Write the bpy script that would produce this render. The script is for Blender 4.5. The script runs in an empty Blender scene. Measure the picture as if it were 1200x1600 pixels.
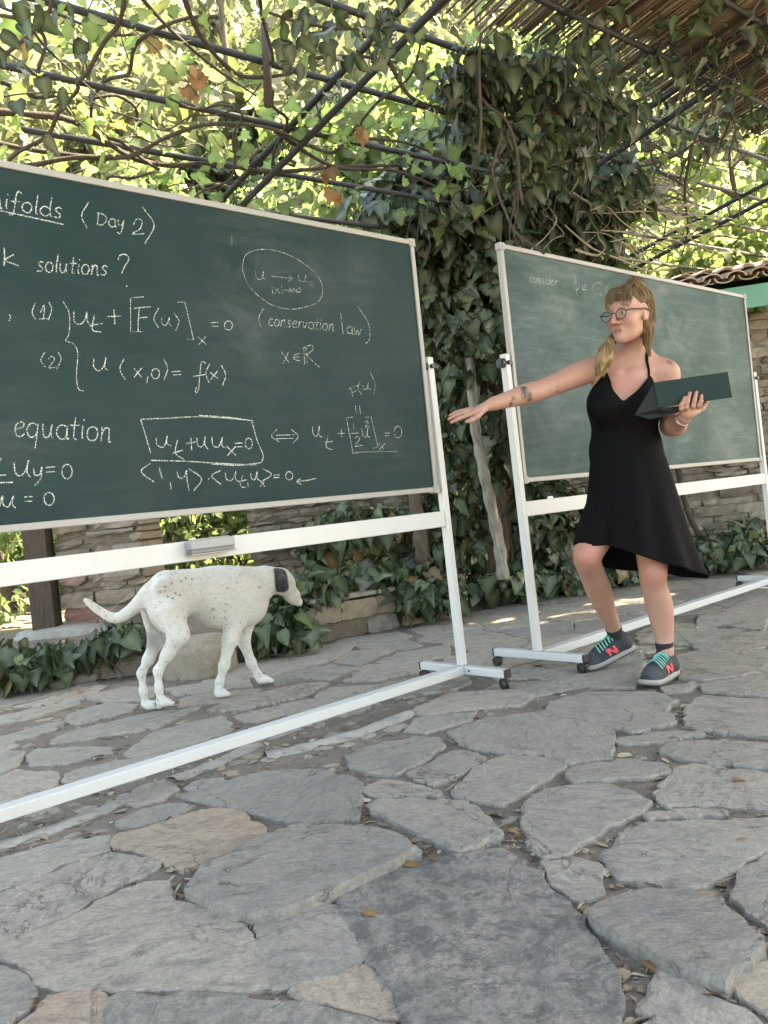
import bpy, bmesh, math, random
import numpy as np
from mathutils import Vector, Matrix

# ------------------------------------------------------------------ camera, sky, sun, exposure
SC = bpy.context.scene
COL = SC.collection
FPX, CH, CP, CR = 1244.0, 0.8625, 0.0007, -0.1115      # focal length (px of a 1200x1600 frame), height, pitch, roll
_F = np.array([0, math.cos(CP), math.sin(CP)]); _R0 = np.array([1., 0, 0]); _U0 = np.cross(_R0, _F)
CAM_R = math.cos(CR)*_R0 + math.sin(CR)*_U0
CAM_U = -math.sin(CR)*_R0 + math.cos(CR)*_U0
CAM_F = _F
CAM_C = np.array([0, 0, CH])
cd = bpy.data.cameras.new('camera'); cam = bpy.data.objects.new('camera', cd); COL.objects.link(cam)
cd.sensor_fit = 'VERTICAL'; cd.sensor_height = 24; cd.lens = 24*FPX/1600; cd.clip_start = 0.05; cd.clip_end = 2000
cam.matrix_world = Matrix(((CAM_R[0], CAM_U[0], -CAM_F[0], 0), (CAM_R[1], CAM_U[1], -CAM_F[1], 0), (CAM_R[2], CAM_U[2], -CAM_F[2], CH), (0, 0, 0, 1)))
SC.camera = cam

SUN_EL, SUN_AZ = math.radians(52), math.radians(68)     # azimuth measured from +Y towards +X: the sun stands high to the right
sun_dir = Vector((math.sin(SUN_AZ)*math.cos(SUN_EL), math.cos(SUN_AZ)*math.cos(SUN_EL), math.sin(SUN_EL)))
W = bpy.data.worlds.new('World'); SC.world = W; W.use_nodes = True
nt = W.node_tree; bg = nt.nodes['Background']
sky = nt.nodes.new('ShaderNodeTexSky'); sky.sky_type = 'NISHITA'; sky.sun_disc = False
sky.sun_elevation = SUN_EL; sky.sun_rotation = SUN_AZ; sky.altitude = 300; sky.air_density = 1.0; sky.dust_density = 2.0
nt.links.new(sky.outputs[0], bg.inputs[0]); bg.inputs[1].default_value = 0.13
sl = bpy.data.lights.new('sun', 'SUN'); sl.energy = 5.0; sl.angle = math.radians(0.55); sl.color = (1, .95, .86)
so = bpy.data.objects.new('sun', sl); COL.objects.link(so); so.location = sun_dir*30
so.rotation_euler = sun_dir.to_track_quat('Z', 'Y').to_euler()
SC.view_settings.view_transform = 'Standard'; SC.view_settings.look = 'None'; SC.view_settings.gamma = 1
SC.view_settings.exposure = 3.25
SC.view_settings.use_white_balance = True; SC.view_settings.white_balance_temperature = 8900; SC.view_settings.white_balance_tint = 6
SC.cycles.use_denoising = True
SC.cycles.max_bounces = 8; SC.cycles.diffuse_bounces = 5; SC.cycles.transmission_bounces = 6; SC.cycles.transparent_max_bounces = 8
SC.cycles.sample_clamp_indirect = 6

# ------------------------------------------------------------------ helpers
RNG = random.Random(7); NR = np.random.default_rng(7)
def A(*v): return np.array(v, float)
def ray(x, y): return CAM_F + CAM_R*(x-600)/FPX - CAM_U*(y-800)/FPX
def at(x, y, Y):                       # point seen at pixel (x, y), at distance Y
    return CAM_C + ray(x, y)*Y/ray(x, y)[1]
def onplane(x, y, P0, N):
    d = ray(x, y); return CAM_C + d*(((P0-CAM_C)@N)/(d@N))
def ground(x, y, z=0.0): return onplane(x, y, A(0, 0, z), A(0, 0, 1))
def nrm(v): v = np.asarray(v, float); return v/(np.linalg.norm(v)+1e-12)

def unit(n): v = NR.normal(size=(n, 3)); return v/np.linalg.norm(v, axis=1)[:, None]
def tag(o, label=None, cat=None, group=None, kind=None):
    if label: o['label'] = label
    if cat: o['category'] = cat
    if group: o['group'] = group
    if kind: o['kind'] = kind
    return o
def thing(name, label, cat, loc=(0, 0, 0), group=None):
    o = bpy.data.objects.new(name, None); COL.objects.link(o); o.location = Vector(loc); o.empty_display_size = .1
    return tag(o, label, cat, group)
def link(me, name, mats, parent=None, smooth=False):
    me.name = name
    o = bpy.data.objects.new(name, me); COL.objects.link(o)
    for m in (mats if isinstance(mats, (list, tuple)) else [mats]): me.materials.append(m)
    if smooth: me.polygons.foreach_set('use_smooth', [True]*len(me.polygons))
    if parent is not None:
        o.parent = parent
        l = parent.location.copy() if parent.parent is None else Vector((0, 0, 0))
        o.matrix_parent_inverse = Matrix.Translation(-l)
    return o
class MB:                              # collects shapes in world space, then links them as ONE mesh
    def __init__(s): s.v = []; s.f = []; s.a = []; s.m = []
    def add(s, vs, fs, a=0.5, mi=0):
        b = len(s.v); s.v.extend([tuple(map(float, p)) for p in vs]); s.f.extend([tuple(b+i for i in f) for f in fs])
        s.a.extend([a]*len(vs) if np.isscalar(a) else list(a)); s.m.extend([mi]*len(fs)); return s
    def box(s, c, ax, hs, a=0.5, mi=0, bev=0.0):
        # ax: three unit axes, hs: half sizes ; bev: chamfer
        c = np.asarray(c, float); X, Y, Z = [np.asarray(k, float) for k in ax]; hx, hy, hz = hs
        if bev <= 0:
            vs = [c+X*hx*i+Y*hy*j+Z*hz*k for i in (-1, 1) for j in (-1, 1) for k in (-1, 1)]
            return s.add(vs, [(0, 1, 3, 2), (4, 6, 7, 5), (0, 4, 5, 1), (2, 3, 7, 6), (0, 2, 6, 4), (1, 5, 7, 3)], a, mi)
        bm = bmesh.new(); bmesh.ops.create_cube(bm, size=2)
        for v in bm.verts: v.co = Vector((v.co.x*hx, v.co.y*hy, v.co.z*hz))
        bmesh.ops.bevel(bm, geom=bm.edges[:], offset=bev, segments=2, affect='EDGES', profile=.5)
        bm.verts.index_update()
        vs = [c+X*v.co.x+Y*v.co.y+Z*v.co.z for v in bm.verts]; fs = [tuple(v.index for v in f.verts) for f in bm.faces]
        bm.free(); return s.add(vs, fs, a, mi)
    def bar(s, p, q, w, h, up=(0, 0, 1), a=.5, mi=0, bev=0.0):
        p = np.asarray(p, float); q = np.asarray(q, float); d = nrm(q-p); side = nrm(np.cross(d, up)); u2 = np.cross(side, d)
        return s.box((p+q)/2, (d, side, u2), (np.linalg.norm(q-p)/2, w/2, h/2), a, mi, bev)
    def tube(s, pts, r, n=6, a=.5, mi=0, cap=True, flat=1.0):
        pts = [np.asarray(p, float) for p in pts]; N = len(pts); rs = [r]*N if np.isscalar(r) else r
        vs = []; fs = []; ref = None
        for i, p in enumerate(pts):
            d = nrm(pts[min(i+1, N-1)]-pts[max(i-1, 0)])
            if ref is None: ref = A(0, 0, 1) if abs(d[2]) < .9 else A(1, 0, 0)
            x = np.cross(d, ref)
            x = nrm(x) if np.linalg.norm(x) > 1e-6 else nrm(np.cross(d, A(.3, .7, .2)))
            y = np.cross(x, d); ref = y
            for k in range(n):
                t = 2*math.pi*k/n; vs.append(p+(x*math.cos(t)+y*math.sin(t)*flat)*rs[i])
        for i in range(N-1):
            for k in range(n):
                k2 = (k+1) % n; fs.append((i*n+k, i*n+k2, (i+1)*n+k2, (i+1)*n+k))
        if cap: fs.append(tuple(range(n-1, -1, -1))); fs.append(tuple((N-1)*n+k for k in range(n)))
        return s.add(vs, fs, a, mi)
    def cyl(s, p, q, r, n=16, a=.5, mi=0): return s.tube([p, q], r, n, a, mi)
    def prism(s, poly, thick, a=.5, mi=0):      # planar polygon (list of 3d points) with thickness vector
        n = len(poly); P = [np.asarray(p, float) for p in poly]; T = np.asarray(thick, float)
        return s.add(P+[p+T for p in P], [tuple(range(n)), tuple(range(2*n-1, n-1, -1))]+[(i, i+n, (i+1) % n+n, (i+1) % n) for i in range(n)], a, mi)
    def build(s, name, mats, parent=None, smooth=False):
        me = bpy.data.meshes.new(name); me.from_pydata(s.v, [], s.f)
        at_ = me.attributes.new('rnd', 'FLOAT', 'POINT'); at_.data.foreach_set('value', np.array(s.a, np.float32))
        if any(s.m): me.polygons.foreach_set('material_index', s.m)
        bm = bmesh.new(); bm.from_mesh(me); bmesh.ops.recalc_face_normals(bm, faces=bm.faces[:]); bm.to_mesh(me); bm.free()
        return link(me, name, mats, parent, smooth)
def spline(pts, n=8):                  # Catmull-Rom through points of any dimension
    P = [np.asarray(p, float) for p in pts]
    if len(P) < 3: return P
    P = [2*P[0]-P[1]]+P+[2*P[-1]-P[-2]]; out = []
    for i in range(1, len(P)-2):
        for k in range(n):
            t = k/n; a, b, c, d = P[i-1:i+3]
            out.append(.5*((2*b)+(-a+c)*t+(2*a-5*b+4*c-d)*t*t+(-a+3*b-3*c+d)*t**3))
    out.append(P[-2]); return out

# ------------------------------------------------------------------ materials
def newmat(name):
    m = bpy.data.materials.new(name); m.use_nodes = True; n = m.node_tree
    return m, n, n.nodes['Principled BSDF'], n.nodes.new, n.links.new
def ramp(new, stops, interp='LINEAR'):
    r = new('ShaderNodeValToRGB'); e = r.color_ramp.elements; r.color_ramp.interpolation = interp
    while len(e) > 1: e.remove(e[-1])
    for i, (p, c) in enumerate(stops):
        el = e[0] if i == 0 else e.new(p)
        el.position = p; el.color = (*c, 1) if len(c) == 3 else c
    return r
def noise(new, lk, scale, detail=4, rough=.55, vec=None, coord='Object', stretch=None, dist=0):
    n = new('ShaderNodeTexNoise'); n.inputs['Scale'].default_value = scale; n.inputs['Detail'].default_value = detail
    n.inputs['Roughness'].default_value = rough; n.inputs['Distortion'].default_value = dist
    tc = new('ShaderNodeTexCoord')
    if stretch is not None:
        mp = new('ShaderNodeMapping'); mp.inputs['Scale'].default_value = stretch[:3]
        if len(stretch) > 3: mp.inputs['Rotation'].default_value = stretch[3:6]
        lk(tc.outputs[coord], mp.inputs[0]); lk(mp.outputs[0], n.inputs[0])
    else: lk(tc.outputs[coord], n.inputs[0])
    return n
def attr(new, name='rnd'):
    a = new('ShaderNodeAttribute'); a.attribute_name = name; return a
def mix(new, lk, fac, a, b, mode='MIX'):
    m = new('ShaderNodeMix'); m.data_type = 'RGBA'; m.blend_type = mode
    for s_, v in ((m.inputs[0], fac), (m.inputs[6], a), (m.inputs[7], b)):
        if hasattr(v, 'is_output') or hasattr(v, 'links'): lk(v, s_)
        elif isinstance(v, (int, float)): s_.default_value = v
        else: s_.default_value = (*v, 1) if len(v) == 3 else v
    return m.outputs[2]
def math_(new, lk, op, a, b=0.0, c=None):
    m = new('ShaderNodeMath'); m.operation = op
    for i, v in enumerate((a, b) if c is None else (a, b, c)):
        if hasattr(v, 'links'): lk(v, m.inputs[i])
        else: m.inputs[i].default_value = v
    return m.outputs[0]
def bump(new, lk, h, strength=.4, dist=.01, nrm_in=None):
    b = new('ShaderNodeBump'); b.inputs['Strength'].default_value = strength; b.inputs['Distance'].default_value = dist
    lk(h, b.inputs['Height'])
    if nrm_in is not None: lk(nrm_in, b.inputs['Normal'])
    return b.outputs[0]
def simple(name, col, rough=.5, metal=0, var=.15, scale=30, bmp=.0, spec=None):
    m, n, p, new, lk = newmat(name)
    ns = noise(new, lk, scale)
    c = mix(new, lk, ns.outputs[0], tuple(x*(1-var) for x in col), tuple(min(1, x*(1+var)) for x in col)); lk(c, p.inputs['Base Color'])
    p.inputs['Roughness'].default_value = rough; p.inputs['Metallic'].default_value = metal
    if spec is not None: p.inputs['Specular IOR Level'].default_value = spec
    if bmp: lk(bump(new, lk, ns.outputs[0], bmp, .004), p.inputs['Normal'])
    return m
def leafmat(name, stops, trans=.4, rough=.45, tcol=None, vein=.25):
    m, n, p, new, lk = newmat(name)
    a = attr(new); r = ramp(new, stops); lk(a.outputs['Fac'], r.inputs[0])
    v = attr(new, 'vein'); ns = noise(new, lk, 25, 3)
    c0 = mix(new, lk, math_(new, lk, 'MULTIPLY', v.outputs['Fac'], vein), r.outputs[0], (.35, .42, .25))
    c1 = mix(new, lk, math_(new, lk, 'MULTIPLY', ns.outputs[0], .35), c0, (.02, .03, .012), 'MIX')
    lk(c1, p.inputs['Base Color']); p.inputs['Roughness'].default_value = rough; p.inputs['Specular IOR Level'].default_value = .4
    t = new('ShaderNodeBsdfTranslucent')
    tc = mix(new, lk, 1.0, c1, tcol or (1.5, 1.65, 1.1), 'MULTIPLY'); lk(tc, t.inputs[0])
    ms = new('ShaderNodeMixShader'); ms.inputs[0].default_value = trans
    lk(p.outputs[0], ms.inputs[1]); lk(t.outputs[0], ms.inputs[2]); lk(ms.outputs[0], n.nodes['Material Output'].inputs[0])
    lk(bump(new, lk, ns.outputs[0], .3, .004), p.inputs['Normal'])
    return m
def mat_paving():
    m, n, p, new, lk = newmat('slate_paving')
    a = attr(new); b = attr(new, 'spk')
    base = ramp(new, [(0, (.185, .172, .153)), (.3, (.258, .237, .206)), (.55, (.31, .278, .233)), (.78, (.345, .29, .226)), (1, (.36, .255, .18))]); lk(a.outputs['Fac'], base.inputs[0])
    tcr = new('ShaderNodeTexCoord'); vr = new('ShaderNodeVectorRotate'); vr.rotation_type = 'Z_AXIS'; lk(tcr.outputs['Object'], vr.inputs['Vector']); lk(math_(new, lk, 'MULTIPLY', a.outputs['Fac'], 23.0), vr.inputs['Angle'])
    def grain(scale, detail, rough, st, dist):
        q = noise(new, lk, scale, detail, rough, dist=dist); mp = new('ShaderNodeMapping'); mp.inputs['Scale'].default_value = st; lk(vr.outputs[0], mp.inputs[0]); lk(mp.outputs[0], q.inputs[0]); return q
    n1 = noise(new, lk, 3.0, 6, .6, dist=.6); n2 = noise(new, lk, 38, 6, .7); n3 = grain(8, 8, .7, (1, 2.2, 1), 1.6)
    c = mix(new, lk, math_(new, lk, 'MULTIPLY', ramp_out(new, lk, n1.outputs[0], .35, .7), .45), base.outputs[0], (.32, .28, .235))
    c = mix(new, lk, math_(new, lk, 'MULTIPLY', ramp_out(new, lk, n3.outputs[0], .48, .68), .55), c, (.10, .098, .096))
    sp = math_(new, lk, 'MULTIPLY', ramp_out(new, lk, n2.outputs[0], .5, .62), b.outputs['Fac'])
    nb = noise(new, lk, 13, 6, .75, dist=.4)
    sp = math_(new, lk, 'MAXIMUM', math_(new, lk, 'MULTIPLY', sp, .8), math_(new, lk, 'MULTIPLY', ramp_out(new, lk, nb.outputs[0], .48, .58), b.outputs['Fac']))
    c = mix(new, lk, math_(new, lk, 'MULTIPLY', sp, .8), c, (.075, .078, .08))
    crk = noise(new, lk, 2.6, 9, .62, dist=.9); ck = math_(new, lk, 'ABSOLUTE', math_(new, lk, 'SUBTRACT', crk.outputs[0], .5)); ckm = math_(new, lk, 'MULTIPLY', ramp_out(new, lk, ck, .010, 0.0), ramp_out(new, lk, n1.outputs[0], .47, .53)); c = mix(new, lk, math_(new, lk, 'MULTIPLY', ckm, .8), c, (.045, .04, .036))
    n4 = noise(new, lk, 120, 3, .7)
    c = mix(new, lk, .5, c, n4.outputs[0], 'OVERLAY')
    nv = grain(24, 7, .8, (1, 1.5, 1), 1.0); c = mix(new, lk, .45, c, nv.outputs[0], 'OVERLAY')
    dust = noise(new, lk, 1.7, 6, .65); c = mix(new, lk, math_(new, lk, 'MULTIPLY', ramp_out(new, lk, dust.outputs[0], .58, .74), .4), c, (.36, .32, .27))
    nw = noise(new, lk, 21, 5, .8); c = mix(new, lk, math_(new, lk, 'MULTIPLY', ramp_out(new, lk, nw.outputs[0], .7, .76), .45), c, (.5, .48, .44))
    lk(c, p.inputs['Base Color']); p.inputs['Roughness'].default_value = .62; p.inputs['Specular IOR Level'].default_value = .35
    h = math_(new, lk, 'ADD', math_(new, lk, 'MULTIPLY', n3.outputs[0], 1.0), math_(new, lk, 'MULTIPLY', n2.outputs[0], .35))
    h = math_(new, lk, 'ADD', h, math_(new, lk, 'MULTIPLY', n1.outputs[0], 1.2))
    h = math_(new, lk, 'ADD', h, math_(new, lk, 'MULTIPLY', n4.outputs[0], .12))
    lk(bump(new, lk, math_(new, lk, 'ADD', h, math_(new, lk, 'MULTIPLY', nv.outputs[0], .6)), .8, .02), p.inputs['Normal'])
    return m
def ramp_out(new, lk, v, lo, hi):
    r = new('ShaderNodeMapRange'); r.inputs[1].default_value = lo; r.inputs[2].default_value = hi; r.clamp = True
    lk(v, r.inputs[0]); return r.outputs[0]
def mat_soil():
    m, n, p, new, lk = newmat('dry_soil')
    n1 = noise(new, lk, 6, 6, .65); n2 = noise(new, lk, 90, 5, .7); n3 = noise(new, lk, 30, 4, .7)
    r = ramp(new, [(.25, (.10, .082, .066)), (.5, (.15, .122, .098)), (.75, (.21, .175, .14))]); lk(n1.outputs[0], r.inputs[0])
    c = mix(new, lk, ramp_out(new, lk, n2.outputs[0], .55, .7), r.outputs[0], (.30, .25, .19))
    c = mix(new, lk, ramp_out(new, lk, n3.outputs[0], .6, .72), c, (.06, .048, .038))
    lk(c, p.inputs['Base Color']); p.inputs['Roughness'].default_value = .95
    h = math_(new, lk, 'ADD', n3.outputs[0], math_(new, lk, 'MULTIPLY', n2.outputs[0], .5)); lk(bump(new, lk, h, .9, .02), p.inputs['Normal'])
    return m
def mat_rubble(name, stops, bmp=.7):
    m, n, p, new, lk = newmat(name)
    a = attr(new); r = ramp(new, stops); lk(a.outputs['Fac'], r.inputs[0])
    n1 = noise(new, lk, 14, 7, .7); n2 = noise(new, lk, 60, 4, .7); n3 = noise(new, lk, 4, 4, .6)
    c = mix(new, lk, math_(new, lk, 'MULTIPLY', ramp_out(new, lk, n1.outputs[0], .45, .7), .55), r.outputs[0], (.09, .08, .07))
    c = mix(new, lk, math_(new, lk, 'MULTIPLY', ramp_out(new, lk, n3.outputs[0], .5, .7), .35), c, (.33, .29, .23))
    c = mix(new, lk, .3, c, n2.outputs[0], 'OVERLAY')
    lk(c, p.inputs['Base Color']); p.inputs['Roughness'].default_value = .9
    h = math_(new, lk, 'ADD', n1.outputs[0], math_(new, lk, 'MULTIPLY', n2.outputs[0], .35)); lk(bump(new, lk, h, bmp, .03), p.inputs['Normal'])
    return m
def mat_board(name, base, dust, amount):
    m, n, p, new, lk = newmat(name)
    # object axes: x along the board, z up
    big = noise(new, lk, 1.6, 5, .6, stretch=(1, 1, 1.3), dist=.8); st = noise(new, lk, 2.2, 8, .68, stretch=(1, 1, 9, 0, .12, 0), dist=.9); st2 = noise(new, lk, 3, 7, .7, stretch=(1, 1, 14, 0, -.2, 0), dist=1.3)
    f = math_(new, lk, 'MULTIPLY', ramp_out(new, lk, big.outputs[0], .38, .75), .5)
    g = math_(new, lk, 'MULTIPLY', ramp_out(new, lk, st.outputs[0], .45, .8), .6)
    k = math_(new, lk, 'MULTIPLY', ramp_out(new, lk, st2.outputs[0], .56, .78), .55)
    s = math_(new, lk, 'MULTIPLY', math_(new, lk, 'ADD', math_(new, lk, 'ADD', f, math_(new, lk, 'MULTIPLY', g, ramp_out(new, lk, big.outputs[0], .25, .6))), k), amount)
    c = mix(new, lk, math_(new, lk, 'MINIMUM', s, .85), base, dust)
    lk(c, p.inputs['Base Color']); p.inputs['Roughness'].default_value = .55; p.inputs['Specular IOR Level'].default_value = .16
    return m
def mat_chalk():
    m, n, p, new, lk = newmat('chalk')
    a = attr(new); ns = noise(new, lk, 260, 2, .6); n2 = noise(new, lk, 9, 3, .6)
    p.inputs['Base Color'].default_value = (.72, .74, .70, 1); p.inputs['Roughness'].default_value = .95
    t = new('ShaderNodeBsdfTransparent'); ms = new('ShaderNodeMixShader')
    f = math_(new, lk, 'MULTIPLY', ramp_out(new, lk, ns.outputs[0], .34, .60), math_(new, lk, 'MULTIPLY', a.outputs['Fac'], ramp_out(new, lk, n2.outputs[0], .05, .45)))
    lk(f, ms.inputs[0]); lk(t.outputs[0], ms.inputs[1]); lk(p.outputs[0], ms.inputs[2]); lk(ms.outputs[0], n.nodes['Material Output'].inputs[0])
    return m
def mat_bark(name, c0, c1, s=18):
    m, n, p, new, lk = newmat(name)
    n1 = noise(new, lk, s, 6, .7, stretch=(1, 1, .25), dist=.5); r = ramp(new, [(.3, c0), (.7, c1)]); lk(n1.outputs[0], r.inputs[0])
    lk(r.outputs[0], p.inputs['Base Color']); p.inputs['Roughness'].default_value = .9; lk(bump(new, lk, n1.outputs[0], .8, .02), p.inputs['Normal'])
    return m
def mat_attrcol(name, stops, rough=.8, nscale=40, nvar=.25, bmp=.2):
    m, n, p, new, lk = newmat(name)
    a = attr(new); r = ramp(new, stops); lk(a.outputs['Fac'], r.inputs[0]); ns = noise(new, lk, nscale, 4, .6)
    c = mix(new, lk, nvar, r.outputs[0], ns.outputs[0], 'OVERLAY'); lk(c, p.inputs['Base Color']); p.inputs['Roughness'].default_value = rough
    if bmp: lk(bump(new, lk, ns.outputs[0], bmp, .006), p.inputs['Normal'])
    return m
def mat_white():
    m, n, p, new, lk = newmat('white_painted_metal')
    n1 = noise(new, lk, 5, 5, .6, coord='Generated'); tc = noise(new, lk, 28, 6, .75); n3 = noise(new, lk, 3.5, 5, .7, stretch=(1, 1, .3))
    c = mix(new, lk, n1.outputs[0], (.415, .408, .398), (.455, .45, .443))
    c = mix(new, lk, math_(new, lk, 'MULTIPLY', ramp_out(new, lk, tc.outputs[0], .64, .72), .55), c, (.22, .19, .16))
    c = mix(new, lk, math_(new, lk, 'MULTIPLY', ramp_out(new, lk, n3.outputs[0], .52, .75), .35), c, (.36, .33, .29))
    lk(c, p.inputs['Base Color']); p.inputs['Roughness'].default_value = .42; lk(bump(new, lk, tc.outputs[0], .12, .003), p.inputs['Normal']); return m
M = {}
M['paving'] = mat_paving(); M['soil'] = mat_soil()
M['concrete'] = mat_rubble('mortar_concrete', [(0, (.27, .255, .225)), (1, (.30, .28, .25))], .4)
M['rubble'] = mat_rubble('rubble_stone', [(0, (.13, .105, .08)), (.3, (.21, .17, .13)), (.6, (.28, .225, .165)), (.85, (.22, .20, .18)), (.93, (.30, .15, .12)), (1, (.27, .13, .10))])
M['darkrubble'] = mat_rubble('old_wall_stone', [(0, (.11, .095, .075)), (.4, (.19, .165, .13)), (.75, (.26, .23, .18)), (1, (.22, .205, .18))])
M['mortar'] = mat_rubble('earth_mortar', [(0, (.13, .11, .09)), (1, (.16, .135, .11))], .5)
M['white'] = mat_white()
M['alu'] = simple('aluminium_trim', (.25, .24, .226), .5, .15, .08, 20)
M['black'] = simple('black_plastic', (.012, .012, .013), .45, 0, .2, 40)
M['iron'] = simple('weathered_iron', (.022, .023, .026), .6, .2, .35, 30, .2)
M['board_l'] = mat_board('green_chalkboard', (.0036, .0205, .0215), (.10, .13, .125), .14)
M['board_r'] = mat_board('dusty_green_chalkboard', (.0095, .037, .037), (.25, .30, .295), .36)
M['chalk'] = mat_chalk()
M['reed'] = leafmat('dry_reed', [(0, (.15, .108, .07)), (.5, (.29, .215, .14)), (1, (.50, .40, .28))], .4, .7, (1.35, 1.15, .9), 0)
M['wood'] = mat_bark('dark_timber', (.035, .025, .018), (.075, .055, .042), 25)
M['bark'] = mat_bark('brown_bark', (.05, .037, .027), (.14, .105, .08))
M['palebark'] = mat_bark('pale_bark', (.10, .09, .075), (.36, .33, .28), 26)
M['cane'] = mat_bark('vine_cane', (.026, .020, .015), (.075, .056, .043), 30)
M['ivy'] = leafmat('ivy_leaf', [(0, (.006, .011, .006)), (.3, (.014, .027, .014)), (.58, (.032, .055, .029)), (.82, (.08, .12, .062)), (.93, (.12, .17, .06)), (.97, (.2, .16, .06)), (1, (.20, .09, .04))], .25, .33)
M['vine'] = leafmat('vine_leaf', [(0, (.09, .135, .05)), (.5, (.15, .205, .085)), (.85, (.20, .245, .115)), (.96, (.2, .2, .06)), (1, (.22, .10, .04))], .7, .5)
M['treeleaf'] = leafmat('tree_leaf', [(0, (.10, .14, .065)), (.6, (.175, .22, .11)), (1, (.25, .275, .16))], .55, .5, vein=0)
M['needle'] = leafmat('conifer_leaf', [(0, (.05, .062, .036)), (.6, (.10, .112, .066)), (1, (.17, .16, .10))], .3, .6, vein=0)
M['woodleaf'] = leafmat('far_wood_leaf', [(0, (.09, .10, .06)), (.5, (.19, .195, .125)), (1, (.32, .30, .22))], .4, .7, vein=0)
M['hill'] = mat_attrcol('dry_hillside', [(0, (.09, .09, .05)), (1, (.14, .125, .075))], .95, 3, .6, .5)
# ------------------------------------------------------------------ board frame axes (both boards and the pergola share them)
TH = 0.8527
UX = A(math.sin(TH), math.cos(TH), 0); NX = A(math.cos(TH), -math.sin(TH), 0); ZU = A(0, 0, 1)      # along the boards; out of their fronts; up
LB = A(.2661, 3.7997, 0); RB = A(.7077, 3.9822, 0)                                                    # right edge of the left board, left edge of the right board
def ub(u, s, z=0): return LB + UX*u - NX*s + A(0, 0, z)

# ------------------------------------------------------------------ ground, soil, hillside
def sheet(name, x0, x1, y0, y1, z, mat, nx=1, ny=1):
    m = MB(); xs = np.linspace(x0, x1, nx+1); ys = np.linspace(y0, y1, ny+1)
    vs = [(x, y, z) for y in ys for x in xs]; fs = [(j*(nx+1)+i, j*(nx+1)+i+1, (j+1)*(nx+1)+i+1, (j+1)*(nx+1)+i) for j in range(ny) for i in range(nx)]
    return m.add(vs, fs).build(name, mat)
tag(sheet('ground', -150, 150, -150, 150, -.0085, M['soil'], 6, 6), 'bare brown soil under and around the paving', None, None, 'structure')

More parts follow.
